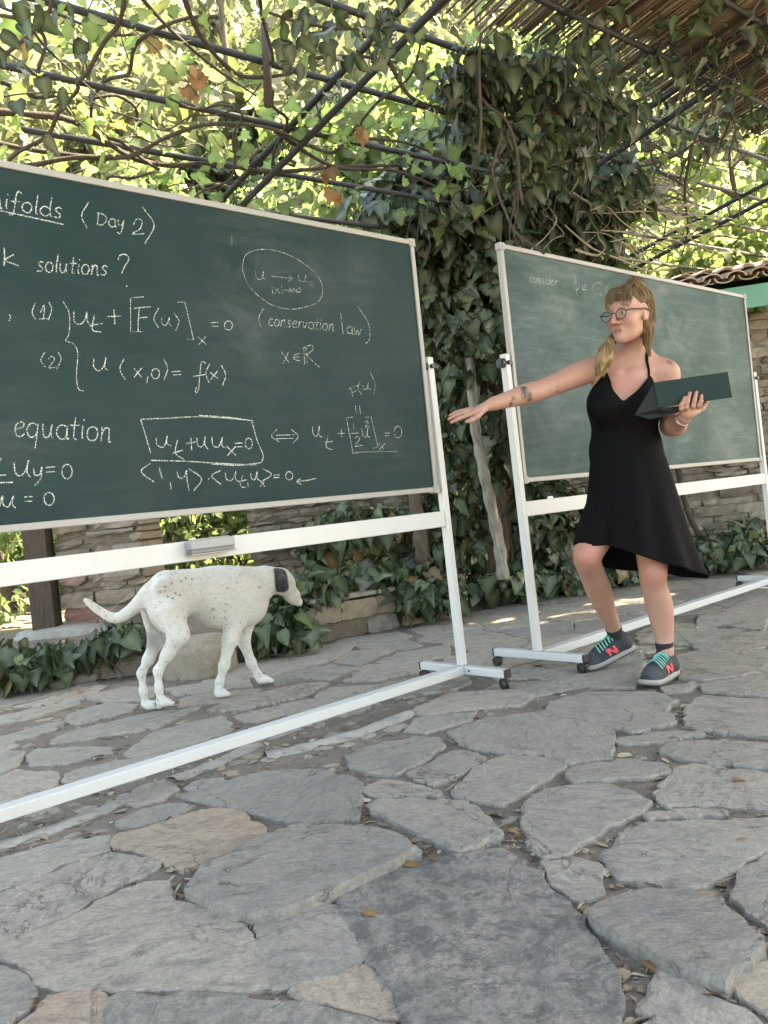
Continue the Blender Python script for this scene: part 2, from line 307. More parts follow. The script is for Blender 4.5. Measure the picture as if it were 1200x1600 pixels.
STONES = """530,1408 560,1380 600,1360 650,1350 720,1333 790,1327 822,1345 850,1380 895,1425 925,1465 950,1510 972,1550 958,1582 950,1640 650,1650 640,1592 626,1556 600,1520 580,1488 558,1452|.1|1|6
292,1378 330,1346 400,1308 470,1289 560,1291 615,1301 650,1322 602,1344 555,1364 485,1398 440,1414 395,1418 345,1408|.12|.25|30
402,1435 425,1422 475,1412 500,1408 525,1418 545,1450 570,1490 540,1510 460,1532 428,1541 418,1515 410,1480|.35|.3|4
190,1392 215,1381 266,1377 270,1408 318,1421 358,1433 386,1456 399,1486 414,1507 419,1538 380,1546 190,1541 64,1537 48,1512 22,1500 -2,1490 -40,1482 -30,1476 60,1448 105,1436 150,1410|.62|.15|3
-40,1415 0,1396 55,1374 110,1352 170,1334 240,1341 244,1355 165,1392 100,1428 58,1443 0,1471 -40,1486|.6|.5|2
-40,1347 0,1341 100,1314 167,1305 168,1327 110,1344 50,1368 0,1388 -40,1402|.5|.1|2
180,1306 220,1296 310,1267 360,1264 385,1276 413,1292 370,1320 345,1335 300,1352 276,1350 250,1336 215,1324 184,1323|1|.2|8
284,1243 350,1221 415,1204 500,1202 543,1211 560,1223 556,1283 500,1280 470,1285 440,1278 380,1263 325,1253 297,1249|.05|.1|6
184,1285 225,1262 260,1256 304,1258 270,1273 235,1285 200,1291|.2|.1|3
291,1228 315,1217 344,1216 346,1223 312,1234|.3|.1|3
192,1248 215,1231 257,1218 276,1233 250,1248 210,1256|.4|.1|3
544,1180 583,1164 642,1151 681,1152 691,1163 661,1186 617,1208 584,1205 552,1196|.3|.2|6
640,1205 708,1172 744,1177 755,1184 725,1203 679,1223 652,1215|.2|.1|5
711,1235 746,1197 790,1180 840,1182 882,1195 854,1213 810,1238 786,1253 742,1248 715,1242|.38|.15|5
568,1232 600,1218 640,1224 685,1235 697,1244 650,1241 600,1242 573,1239|.6|.1|2
575,1258 602,1247 660,1247 728,1252 758,1276 779,1296 773,1303 720,1324 677,1307 632,1288 602,1271|.3|.1|14
824,1250 862,1234 920,1224 978,1232 1012,1252 993,1269 944,1288 890,1326 852,1334 831,1320 825,1290|.42|.25|7
884,1205 912,1196 980,1187 1038,1192 1040,1206 975,1213 902,1220|.25|.1|6
700,1142 760,1122 850,1110 918,1126 956,1141 952,1183 880,1192 845,1178 767,1172 724,1162|.36|.15|5
851,1112 863,1096 920,1082 1022,1080 1055,1093 1037,1107 1055,1124 995,1140 947,1131 902,1121|.3|.1|9
1072,1101 1097,1087 1200,1094 1260,1102 1260,1158 1200,1149 1125,1142 1075,1131|.45|.2|5
958,1155 1025,1144 1088,1140 1097,1146 1035,1156 972,1161|.4|.1|4
1038,1166 1062,1157 1200,1160 1270,1167 1270,1203 1200,1197 1135,1189 1086,1185 1038,1175|.42|.2|8
1058,1201 1087,1194 1200,1209 1270,1217 1270,1263 1170,1258 1117,1253 1047,1257 1023,1238 1043,1219|.5|.1|3
1011,1270 1060,1265 1123,1261 1132,1271 1022,1278|.6|.1|4
944,1332 982,1297 1022,1284 1140,1282 1230,1277 1250,1300 1193,1323 1128,1363 1099,1379 1011,1379 977,1368 955,1351|.4|.15|6
848,1346 895,1339 932,1348 939,1389 905,1404 882,1390 863,1370|.6|.15|3
925,1424 947,1404 1000,1394 1080,1390 1123,1406 1158,1440 1182,1470 1139,1511 1127,1531 1095,1514 1050,1496 1000,1467 935,1438|.15|.4|26
1028,1516 1050,1513 1098,1546 1129,1567 1168,1582 1188,1600 1180,1650 1010,1650 1008,1600 1011,1565|.5|.3|5
1149,1400 1163,1358 1200,1338 1270,1333 1270,1457 1206,1447 1168,1421|.3|.2|6
1143,1535 1177,1508 1210,1503 1270,1503 1270,1587 1200,1577 1173,1558|.8|.2|6
172,1561 196,1550 350,1552 450,1562 520,1577 598,1597 640,1650 160,1660 174,1600|.25|.6|5
455,1550 467,1537 525,1524 570,1511 596,1527 619,1560 628,1585 570,1577 530,1567|.85|.1|2
-40,1502 0,1510 28,1522 52,1545 42,1568 13,1595 -40,1638|.2|.4|6
54,1580 73,1560 110,1552 158,1554 166,1575 163,1640 22,1640 28,1605|1|.1|2
197,1175 241,1142 320,1122 345,1119 358,1130 358,1143 240,1181 202,1181|.45|.1|3
43,1180 62,1169 168,1166 172,1174 105,1191 53,1195|.4|.1|4
-30,1226 25,1202 87,1206 87,1224 40,1246 0,1260 -30,1268|.75|.1|3
101,1215 117,1202 200,1185 232,1185 209,1194 150,1213 108,1221|.45|.1|3
83,1155 116,1141 230,1114 280,1109 316,1102 240,1136 150,1150 88,1160|.35|.1|5
-30,1156 0,1151 75,1130 97,1127 92,1137 30,1156 -30,1172|.4|.1|3
-30,1181 0,1174 38,1174 28,1194 0,1207 -30,1212|.5|.1|3
108,1115 170,1097 212,1101 203,1111 125,1130 104,1126|.35|.1|4
-20,1122 50,1107 118,1094 122,1100 55,1120 -20,1136|.5|.1|3
328,1107 380,1087 450,1072 500,1064 511,1067 478,1085 370,1110|.4|.1|5
369,1117 480,1092 491,1097 415,1123 387,1128|.45|.1|3
258,1075 320,1067 376,1071 310,1083 281,1086|.4|.1|4
129,1088 200,1072 247,1073 238,1088 210,1095 152,1094|.45|.1|3
494,1085 522,1074 600,1069 600,1074 502,1095|.4|.1|3
353,1041 430,1024 548,999 561,1003 538,1019 510,1033 420,1055 353,1060|.5|.1|4
462,1055 515,1038 554,1043 515,1061|.3|.1|4
539,1063 562,1052 633,1044 636,1050 585,1061|.4|.1|3
529,1034 547,1022 597,1019 580,1029 558,1038|.35|.1|3
559,1012 568,1003 640,1001 658,1007 640,1013|.4|.1|3
589,1033 627,1019 701,1007 701,1024 640,1033|.4|.1|4
824,1053 872,1042 930,1032 998,1014 1007,1030 993,1072 930,1071 870,1063|.35|.1|5
1054,1025 1091,1017 1165,1025 1202,1035 1159,1053 1100,1060 1063,1057|.4|.1|5
1059,988 1130,982 1192,994 1192,1009 1132,1021 1095,1016|.35|.1|5
1099,1068 1165,1057 1230,1045 1260,1060 1260,1083 1195,1086 1102,1077|.4|.1|5
1034,1073 1083,1065 1090,1070 1072,1078 1042,1081|.55|.1|3
1159,1020 1200,1014 1260,1017 1260,1033 1211,1034|.45|.1|3
1093,960 1150,954 1200,957 1193,985 1131,975 1089,980|.4|.1|4
643,1108 702,1082 800,1077 832,1086 813,1101 740,1105 662,1116|.7|.05|2
635,1140 653,1122 742,1112 732,1124 667,1143|.35|.1|4""".split('\n')
class StoneMesh:
    def __init__(s): s.v = []; s.f = []; s.a = []; s.k = []
    def stone(s, poly, top, a, spk, rng, rough=.006, tilt=.006):
        P = np.array(poly, float)[:, :2]
        if np.sum(P[:, 0]*np.roll(P[:, 1], -1)-np.roll(P[:, 0], -1)*P[:, 1]) < 0: P = P[::-1]
        # resample the outline with a ragged edge
        out = []; n = len(P); per = 0
        for i in range(n):
            p, q = P[i], P[(i+1) % n]; L = np.linalg.norm(q-p); per += L
            d = (q-p)/(L+1e-9); nn = A(d[1], -d[0]); m = max(1, int(L/.022))
            for j in range(m):
                t = j/m; w = rng.gauss(0, .6)*rough*(1.0 if j else .5)+(rng.random() < .06)*-.012 + .004*math.sin((p[0]*17+p[1]*11+t*L*60))
                out.append(p+(q-p)*t+nn*w)
        # cut the corners
        Q = np.array(out); Q = (Q*2+np.roll(Q, 1, 0)*.15+np.roll(Q, -1, 0)*.15)/2.3
        n = len(Q); e1 = np.roll(Q, -1, 0)-np.roll(Q, 1, 0); nn = np.stack([e1[:, 1], -e1[:, 0]], 1); nn /= np.linalg.norm(nn, axis=1)[:, None]+1e-9
        c = Q.mean(0); tx, ty = rng.uniform(-tilt, tilt), rng.uniform(-tilt, tilt)
        b = len(s.v); lip = .0055
        hz = lambda q: (q[0]-c[0])*tx+(q[1]-c[1])*ty
        r1 = [.5*lip*(1+.9*rng.uniform(-1, 1)) for _ in range(n)]
        for _k in range(max(1, n//22)):
            i_ = rng.randrange(n); w_ = rng.uniform(.006, .02)
            for o_ in range(-2, 3): r1[(i_+o_) % n] += w_*(1-abs(o_)/3)
        for q in Q: s.v.append((*(q+nn[0]*0), -.06))
        for i, q in enumerate(Q): s.v.append((*q, top-.5*lip-.3*max(0, top)+hz(q)-rng.uniform(0, .003)))
        for i, q in enumerate(Q): p = q-nn[i]*r1[i]; s.v.append((*p, top-.07*lip+hz(p)))
        for i, q in enumerate(Q): p = q-nn[i]*(r1[i]+lip*.8); s.v.append((*p, top+hz(p)+rng.uniform(-.0008, .0006)))
        for k in range(3):
            for i in range(n):
                j = (i+1) % n; s.f.append((b+k*n+i, b+k*n+j, b+(k+1)*n+j, b+(k+1)*n+i))
        s.f.append(tuple(b+3*n+i for i in range(n)))
        s.a += [a]*(4*n); s.k += [spk]*(4*n)
    def build(s, name):
        me = bpy.data.meshes.new(name); me.from_pydata(s.v, [], s.f)
        for nm, d in (('rnd', s.a), ('spk', s.k)):
            q = me.attributes.new(nm, 'FLOAT', 'POINT'); q.data.foreach_set('value', np.array(d, np.float32))
        return link(me, name, M['paving'])
def inside(p, poly):
    r = False; n = len(poly)
    for i in range(n):
        a, b = poly[i], poly[i-1]
        if (a[1] > p[1]) != (b[1] > p[1]) and p[0] < (b[0]-a[0])*(p[1]-a[1])/(b[1]-a[1])+a[0]: r = not r
    return r
def proj(P):
    d = np.asarray(P, float)-CAM_C; w = d@CAM_F
    return (600+FPX*(d@CAM_R)/w, 800-FPX*(d@CAM_U)/w) if w > .05 else (1e9, 1e9)
SM = StoneMesh(); rg = random.Random(3); traced = []
for ln in STONES:
    pts, a, k, hmm = ln.split('|'); top = float(hmm)*.001
    poly = [ground(*map(float, q.split(',')), top)[:2] for q in pts.split()]
    cc = np.mean(poly, 0); poly = [q+(q-cc)/np.linalg.norm(q-cc)*.015 for q in poly]
    traced.append(poly); SM.stone(poly, top, float(a)+rg.uniform(-.06, .06), float(k), rg)
# the rest of the terrace: irregular cells
seeds = []; gx = .42
for i in range(-22, 24):
    for j in range(-16, 22):
        x = (i+rg.uniform(-.42, .42))*gx*1.25; y = (j+rg.uniform(-.42, .42))*gx
        seeds.append((x*.94-y*.12, y*1.0+x*.25))
seeds = np.array(seeds)
def cell(i, lim=1.2):
    c = seeds[i]; poly = [c+A(*o) for o in ((-lim, -lim), (lim, -lim), (lim, lim), (-lim, lim))]
    d = np.linalg.norm(seeds-c, axis=1); near = np.argsort(d)[1:16]
    for k in near:
        m_ = (seeds[k]+c)/2; nn = (seeds[k]-c)/d[k]; new = []
        for a_, b_ in zip(poly, poly[1:]+poly[:1]):
            da, db = (a_-m_)@nn, (b_-m_)@nn
            if da <= 0: new.append(a_)
            if da*db < 0: new.append(a_+(b_-a_)*da/(da-db))
        poly = new
    return poly
# edge of the terrace: the low retaining walls stand along this line (x as a function of y is never needed beyond it)
EDGE = [ground(*p)[:2] for p in ((-420, 1130), (-120, 1102), (0, 1082), (120, 1072), (230, 1060), (360, 1045), (480, 1006), (570, 990), (660, 972), (740, 950), (880, 925), (1060, 905), (1200, 888), (1500, 850))]
EDGEP = [tuple(p) for p in EDGE]+[(14, 12), (14, -9), (-9, -9), (-9, EDGE[0][1])]
for i in range(len(seeds)):
    c = seeds[i]
    if not inside(c, EDGEP) or not (-7 < c[0] < 9 and -6 < c[1] < 9): continue
    px, py = proj((c[0], c[1], 0))
    if any(inside(c, t) for t in traced): continue
    if -60 < px < 1260 and py > 1098 and not (py < 1130 and 450 < px < 640): continue
    poly = cell(i)
    if len(poly) < 3: continue
    cc = np.mean(poly, 0); poly = [cc+(p-cc)*(1-.006/max(.05, np.linalg.norm(p-cc)))for p in poly]
    if any(inside(cc+(p-cc)*.75, t) for t in traced for p in poly): 
        poly = [cc+(p-cc)*.82 for p in poly]
    SM.stone(poly, rg.uniform(-.006, .006), rg.random()**.8*.75+.08, rg.random()*.35, rg, .01, .012)
near_ = [t for t in traced]; cnt = 0
for _ in range(9000):                  # chips and small filler stones in the wide joints
    if cnt > 80: break
    x, y = rg.uniform(-60, 1260), rg.uniform(1090, 1640); g = ground(x, y)[:2]; R_ = rg.uniform(.018, .075)*(1 if rg.random() < .6 else .6)
    k = rg.randint(5, 7); a0 = rg.uniform(0, 6); el_ = rg.uniform(.5, 1); ang_ = rg.uniform(0, 3.1)
    poly = []
    for i in range(k):
        t = a0+6.283*i/k+rg.uniform(-.25, .25); q = A(math.cos(t)*R_, math.sin(t)*R_*el_); poly.append(g+A(q[0]*math.cos(ang_)-q[1]*math.sin(ang_), q[0]*math.sin(ang_)+q[1]*math.cos(ang_)))
    if any(inside(q, t) for t in near_ for q in poly+[g]): continue
    near_.append([g+(q-g)*1.15 for q in poly]); cnt += 1
    SM.stone(poly, rg.uniform(-.008, -.003), rg.uniform(.4, .95), rg.random()*.3, rg, .003, .03)
tag(SM.build('paving'), 'grey irregular slate flagstones laid with earth joints', None, None, 'structure')

# mortar strips that run beside the left stand's base bar
ch = MB()
def strip(pxs, wid, z, a):
    L = [ground(*p) for p in pxs]; L = spline(L, 6); vs = []; fs = []
    prof = [(-.5, -.04), (-.42, .3), (-.2, .8), (0, 1), (.2, .85), (.4, .35), (.5, -.04)]
    for i, p in enumerate(L):
        d = nrm(L[min(i+1, len(L)-1)]-L[max(i-1, 0)]); sd = A(d[1], -d[0], 0)
        w = wid*(1+.12*math.sin(i*1.3)+RNG.uniform(-.06, .06))
        for t, hh in prof: vs.append(p+sd*t*w+A(0, 0, z*hh-.012+RNG.uniform(-.002, .002)))
    k = len(prof)
    for i in range(len(L)-1):
        for j in range(k-1): fs.append((i*k+j, i*k+j+1, (i+1)*k+j+1, (i+1)*k+j))
    ch.add(vs, fs, a)
strip([(-60, 1335), (0, 1318), (80, 1292), (170, 1256), (200, 1240)], .11, 0.013, .3)
strip([(270, 1215), (330, 1192), (400, 1160)], .10, 0.014, .4)
strip([(415, 1178), (470, 1166), (560, 1142), (640, 1112)], .115, 0.018, .5)
strip([(410, 1152), (480, 1128), (570, 1096), (680, 1066)], .10, 0.014, .4)
tag(ch.build('mortar_edging', M['concrete'], None, True), 'pale mortar strips set between the flagstones', None, None, 'structure')

# planting bed behind the low walls, and the hillside beyond
bed = MB(); E3 = [A(p[0], p[1], 0) for p in EDGE]; vs = []; fs = []
offs = [(.16, .0), (.18, .2), (.5, .24), (1.2, .3), (3, .42), (7, .8)]
for i, p in enumerate(E3):
    for o_, z_ in offs:
        vs.append(p+A(-.2*o_, o_, 0)+A(0, 0, z_+RNG.uniform(-.03, .03)*(z_ > .1) - (.19*(z_ > 0) if i >= 9 else 0)))
k = len(offs)
for i in range(len(E3)-1):
    for j in range(k-1): fs.append((i*k+j, (i+1)*k+j, (i+1)*k+j+1, i*k+j+1))
tag(bed.add(vs, fs).build('planting_bed', M['soil'], None, True), 'raised soil bed behind the low stone edging', None, None, 'structure')
hl = MB(); nx, ny = 60, 30; vs = []; fs = []
for j in range(ny+1):
    for i in range(nx+1):
        x = -70+140*i/nx; y = 10+60*(j/ny)**1.5; t = (y-10)/60
        z = .25+47*t*(.85+.15*math.sin(x*.06+1)) + .6*math.sin(x*.5+j)*t
        vs.append((x, y, z))
for j in range(ny):
    for i in range(nx): fs.append((j*(nx+1)+i, j*(nx+1)+i+1, (j+1)*(nx+1)+i+1, (j+1)*(nx+1)+i))
tag(hl.add(vs, fs).build('hillside', M['hill'], None, True), 'dry grassy slope rising behind the garden trees', None, None, 'structure')

# ------------------------------------------------------------------ rubble walls
def rubble(name, label, cat, p0, p1, depth, z0, z1, mat, seed, course=(.05, .12), wid=(.12, .34), ragged=.03, cap=None, lean=0, group=None):
    r = random.Random(seed); p0 = A(*p0, 0); p1 = A(*p1, 0); d = nrm(p1-p0); L = np.linalg.norm(p1-p0); bk = A(-d[1], d[0], 0)
    if bk[1] < 0: bk = -bk
    t = thing(name, label, cat, (*(p0+bk*depth/2+d*L/2)[:2], z0), group)
    m = MB(); m.box((p0+p1)/2+bk*(depth/2)+A(0, 0, (z0+z1)/2-.01), (d, bk, ZU), (L/2-.02, depth/2-.022, (z1-z0)/2-.01)); m.build('mortar', M['mortar'], t)
    s = MB(); z = z0-.02
    while z < z1-.02:
        h = r.uniform(*course); h = min(h, z1-z+.01); x = -r.uniform(0, .1)
        while x < L:
            w = r.uniform(*wid); a, b = max(x, 0), min(x+w, L)
            if b-a > .03:
                f = r.uniform(-.03, .02) ; g = r.uniform(.004, .010); hh = h-g*1.5+r.uniform(-.006, .006)
                n_ = max(2, int((b-a)/.06)); vs = []; fs = []
                rings = []
                for q in range(n_+1):
                    xx = a+g+(b-a-2*g)*q/n_; e = .014 if q in (0, n_) else 0
                    j = lambda k=.009: r.uniform(-k, k)
                    ring = [(f+e+j(), e*.8+j()), (f+e+j(), hh-e*.8+j()), (f+.02, hh+j(.004)), (depth-f-.02, hh+j(.004)), (depth-f-e+j(), hh-e+j()), (depth-f-e+j(), e+j())]
                    ring = [ring[0], (f-.006+j(), hh*.45)]+ring[1:]
                    for dd, zz in ring: vs.append(p0+d*xx+bk*dd+A(0, 0, z+zz))
                kk = 7
                for q in range(n_):
                    for w_ in range(kk): fs.append((q*kk+w_, q*kk+(w_+1) % kk, (q+1)*kk+(w_+1) % kk, (q+1)*kk+w_))
                fs.append(tuple(range(kk))); fs.append(tuple(n_*kk+w_ for w_ in range(kk-1, -1, -1)))
                s.add(vs, fs, r.random())
            x += w
        z += h
    s.build('stonework', mat, t)
    if cap:
        c = MB(); x = 0
        while x < L:
            w = r.uniform(.3, .6); b = min(x+w, L)
            c.box(p0+d*(x+b)/2+bk*(depth/2-.01)+A(0, 0, z1+cap/2+r.uniform(-.004, .006)), (d, bk, ZU), ((b-x)/2-.006, depth/2+.02+r.uniform(0, .015), cap/2), r.uniform(.2, .6), 0, .012)
            x = b
        c.build('coping', M['concrete'], t)
    return t
g2 = lambda x, y: tuple(ground(x, y)[:2])
rubble('low_wall', 'low rubble wall with flat top under ground ivy behind the dog\'s nose', 'wall', g2(488, 1006), g2(668, 970), .42, 0, .27, M['rubble'], 5, (.10, .17), (.25, .6), cap=.035)
def stonelump(name, label, c, r, seed, mat):
    g = random.Random(seed); bm = bmesh.new(); bmesh.ops.create_icosphere(bm, subdivisions=4, radius=1)
    from mathutils import noise as mn
    off = Vector((seed*3.1, seed*1.7, 0))
    for v in bm.verts:
        p = v.co.copy(); q = Vector([math.copysign(abs(k)**.55, k) for k in p])
        q *= 1+.10*mn.noise(p*2.2+off)+.05*mn.noise(p*6+off)
        v.co = Vector((q.x*r[0], q.y*r[1], q.z*r[2]))
    me = bpy.data.meshes.new(name); bm.to_mesh(me); bm.free()
    a_ = me.attributes.new('rnd', 'FLOAT', 'POINT'); a_.data.foreach_set('value', np.full(len(me.vertices), g.uniform(.3, .7), np.float32))
    o = link(me, name, mat, None, True); o.location = Vector(c); o.rotation_euler = (g.uniform(-.05, .05), g.uniform(-.05, .05), g.uniform(-.3, .3))
    return tag(o, label, 'stone block')
p = ground(300, 1062); stonelump('stone_block', 'squat rough stone block behind the dog\'s legs', (p[0]-.0, p[1]+.2, .08), (.21, .17, .15), 2, M['rubble'])
p = ground(165, 1040); stonelump('edging_stone', 'flat pale slab on the ivy bed below the stone pillar', (p[0]-.3, p[1]+.1, .20), (.36, .2, .11), 4, M['concrete'])
p = ground(165, 1050); stonelump('edging_stone', 'small flat stone lying on bare soil left of the dog\'s hind paw', (p[0]+.05, p[1]+.02, .03), (.16, .1, .05), 6, M['concrete'])
p = ground(130, 1062); stonelump('edging_stone', 'thin loose slate at the terrace edge below the left ivy', (p[0]-.05, p[1]-.02, .015), (.17, .08, .03), 8, M['concrete'])
Yp = 5.75
a_, b_ = at(100, 985, Yp), at(236, 970, Yp)
rubble('stone_pillar', 'rough stone pillar under the left chalkboard beside the dark post', 'pillar', a_[:2], b_[:2], .55, .18, 1.5, M['rubble'], 12, (.03, .12), (.10, .36))
a_, b_ = at(57, 985, Yp), at(93, 980, Yp)
m = MB(); c = (a_+b_)/2; m.box((c[0], c[1], .95), ((1, 0, 0), (0, 1, 0), (0, 0, 1)), ((b_[0]-a_[0])/2, .07, .8), bev=.008)
tag(m.build('timber_post', M['wood']), 'dark square timber post left of the rough stone pillar', 'post')
# old wall in the shade behind the ivy
a_, b_ = at(405, 880, 6.9), at(700, 870, 7.5)
rubble('garden_wall', 'old stone wall overgrown with ivy under the left chalkboard\'s right end', 'wall', a_[:2], b_[:2], .4, .1, 1.45, M['darkrubble'], 21, (.03, .11), (.10, .36))
# house at the right: wall, eaves board, tiled roof
a_, b_ = at(800, 880, 7.75), at(1420, 850, 7.35)
house = rubble('stone_house', 'low stone outbuilding with clay tile roof and turquoise eaves behind right chalkboard', 'building', a_[:2], b_[:2], .4, 0, 2.35, M['darkrubble'], 33, (.03, .11), (.10, .42))
d = nrm(A(b_[0]-a_[0], b_[1]-a_[1], 0)); bk = A(-d[1], d[0], 0)
e0 = at(1128, 470, 7.1); e1 = at(1500, 415, 6.75)
ed = nrm(A(*(e1-e0)[:2], 0)); eb = A(-ed[1], ed[0], 0); Lr = 5.2
ze = e0[2]
m = MB(); m.box(e0+ed*(Lr/2-.42)+A(0, 0, .0), (ed, eb, ZU), (Lr/2, .014, .10), bev=.004)
M['turq'] = simple('turquoise_paint', (.09, .27, .21), .5, 0, .12, 14)
m.build('eaves_board', M['turq'], house)
rf = MB(); sl_ = nrm(eb+A(0, 0, .26)); up_ = np.cross(ed, sl_); up_ = up_ if up_[2] > 0 else -up_
for i in range(int(Lr/.2)):
    for j in range(6):
        o = e0+A(0, 0, .125)+ed*(-.28+.2*i)-eb*.08+sl_*(.38*j)+up_*(.02 if j % 2 else .0)
        for conv in (1, -1):
            oo = o+ed*(.1 if conv < 0 else 0)+up_*(.055 if conv > 0 else .03); vs = []; fs = []; n_ = 8
            for e, (rr, tt) in enumerate(((.088, 0), (.075, .44))):
                for th_ in (0, -.012):
                    for q in range(n_+1):
                        an = math.pi*q/n_
                        vs.append(oo+sl_*tt+ed*math.cos(an)*(rr+th_)+up_*conv*(math.sin(an)*(rr+th_)*.62-.02)+up_*(.012 if not e else 0))
            k = n_+1
            for q in range(n_):
                fs += [(q, q+1, 2*k+q+1, 2*k+q), (k+q+1, k+q, 3*k+q, 3*k+q+1), (q+1, q, k+q, k+q+1), (2*k+q, 2*k+q+1, 3*k+q+1, 3*k+q)]
            rf.add(vs, fs, RNG.random())
M['tile'] = mat_rubble('clay_roof_tile', [(0, (.30, .21, .15)), (.5, (.45, .34, .26)), (1, (.55, .46, .38))], .3)
rf.build('roof', M['tile'], house)
m = MB(); c0 = e0+ed*(Lr/2-.42); m.box(c0+sl_*1.15+A(0, 0, .07), (ed, sl_, up_), (Lr/2, 1.15, .015)); m.build('roof_boarding', M['wood'], house)

# ------------------------------------------------------------------ pergola: scroll trusses, purlins, reed mat
PT = nrm(-NX+A(0, 0, -.15)); PU = nrm(UX+A(0, 0, .055)); PN = np.cross(PU, PT); PN = PN if PN[2] > 0 else -PN
P0 = LB+A(0, 0, 3.0)
def pl(u, s, h=0):                     # point of the sloping pergola plane
    return P0 + PU*(u/ (PU@UX)) + PT*(s/(PT@-NX)) + PN*h
def pp(x, y, h=0): return onplane(x, y, P0+PN*h, PN)
pg = thing('pergola', 'black iron pergola of scrollwork trusses and thin round purlins overhead', 'pergola', pl(0, 0)-A(0, 0, 3))
for uu, s0, s1 in ((-.05, -4.2, 1.5), (2.17, -4.2, 2.15), (4.63, -4.2, 2.2)):
    tc = MB().tube([pl(uu, s0, .12), pl(uu, s1, .12)], .0185, 10).build('truss', M['iron'], pg, True)
    MB().tube([pl(uu, s0, -.015), pl(uu, s1, -.015)], .0185, 10).build('lower_chord', M['iron'], tc, True)
    s = s0+.1
    while s < s1-.1:
        for sg in (1, -1):             # paired S scrolls
            sc = MB(); pts = []
            for k in range(40):
                t = (k/39-.5)*2; b_ = abs(t); th_ = (b_-.15)*8.5 if b_ > .15 else 0; r = .032*(1-.75*max(0, b_-.15)/.85)
                cx, cz = .062, .030        # S: straight through the middle, curling up at both ends
                if b_ <= .15: x_, z_ = cx*b_/.15*.55, -.0+.0*b_
                else: x_, z_ = cx*.55+r*math.sin(th_), .032-r*math.cos(th_)
                g_ = 1 if t > 0 else -1
                pts.append((s+.07+sg*(x_*g_*.75)+.0, .052+g_*z_*.8))
            sc.tube([pl(uu, x, z) for x, z in pts], .0036, 5); sc.build('scroll', M['iron'], tc, True)
            s += .11
        MB().tube([pl(uu, s-.02, -.01), pl(uu, s-.02, .115)], .005, 5).build('strut', M['iron'], tc, True)
        s += .22
PUR = [-3.7, -3.2, -2.7, -2.2, -1.75, -1.3, -.9, -.48, -.06, .37, .78, 1.19, 1.62, 2.05]
for s in PUR:
    MB().tube([pl(-4.2 if s > -.8 else -1.2, s, .146), pl(8, s, .146)], .0165, 8).build('purlin', M['iron'], pg, True)
# reed mat: canes laid down the slope on the purlins
rd = MB(); rg = random.Random(11); u = -.12
while u < 7.2:
    s = -4.4+rg.uniform(0, .3); end = -.24+rg.gauss(0, .05)
    while s < end-.3:
        e = min(end, s+rg.uniform(1.2, 2.6)); w = rg.uniform(-.018, .018); r = rg.uniform(.0055, .0095); a = rg.random()
        hgt = .172+rg.uniform(0, .012)
        rd.tube([pl(u, s, hgt), pl(u+w*.5, (s+e)/2, hgt+rg.uniform(-.004, .01)), pl(u+w, e, hgt)], [r, r*.95, r*.8], 5, a)
        s = e+rg.uniform(-.1, .02)
    u += rg.uniform(.013, .020) if rg.random() > .03 else rg.uniform(.026, .034)
u = -1.7
while u < 7.2:                         # added second layer, closes gaps and reaches further left to block sun
    r = rg.uniform(.006, .009); rd.tube([pl(u, -4.5, .2), pl(u+rg.uniform(-.003, .003), (-.5 if rg.random() < .9 else -1.1) if u > -.1 else (-.5 if u > -.1 else -.62)+rg.gauss(0, .05), .2)], r, 5, rg.random()); u += rg.uniform(.0100, .0120)
tag(rd.build('reed_mat', M['reed'], None, True), 'dry split reed matting laid as a roof over the pergola purlins', 'reed mat')
# a round stick hung upright on the vine
a_, b_ = at(413, 38, 3.75), at(419, 166, 3.75)
tag(MB().tube([a_, a_*.5+b_*.5+A(.004, 0, 0), b_], [.019, .02, .02], 12).build('hanging_stick', M['cane'], None, True), 'grey round stick hanging down from the pergola above the left chalkboard', 'stick')
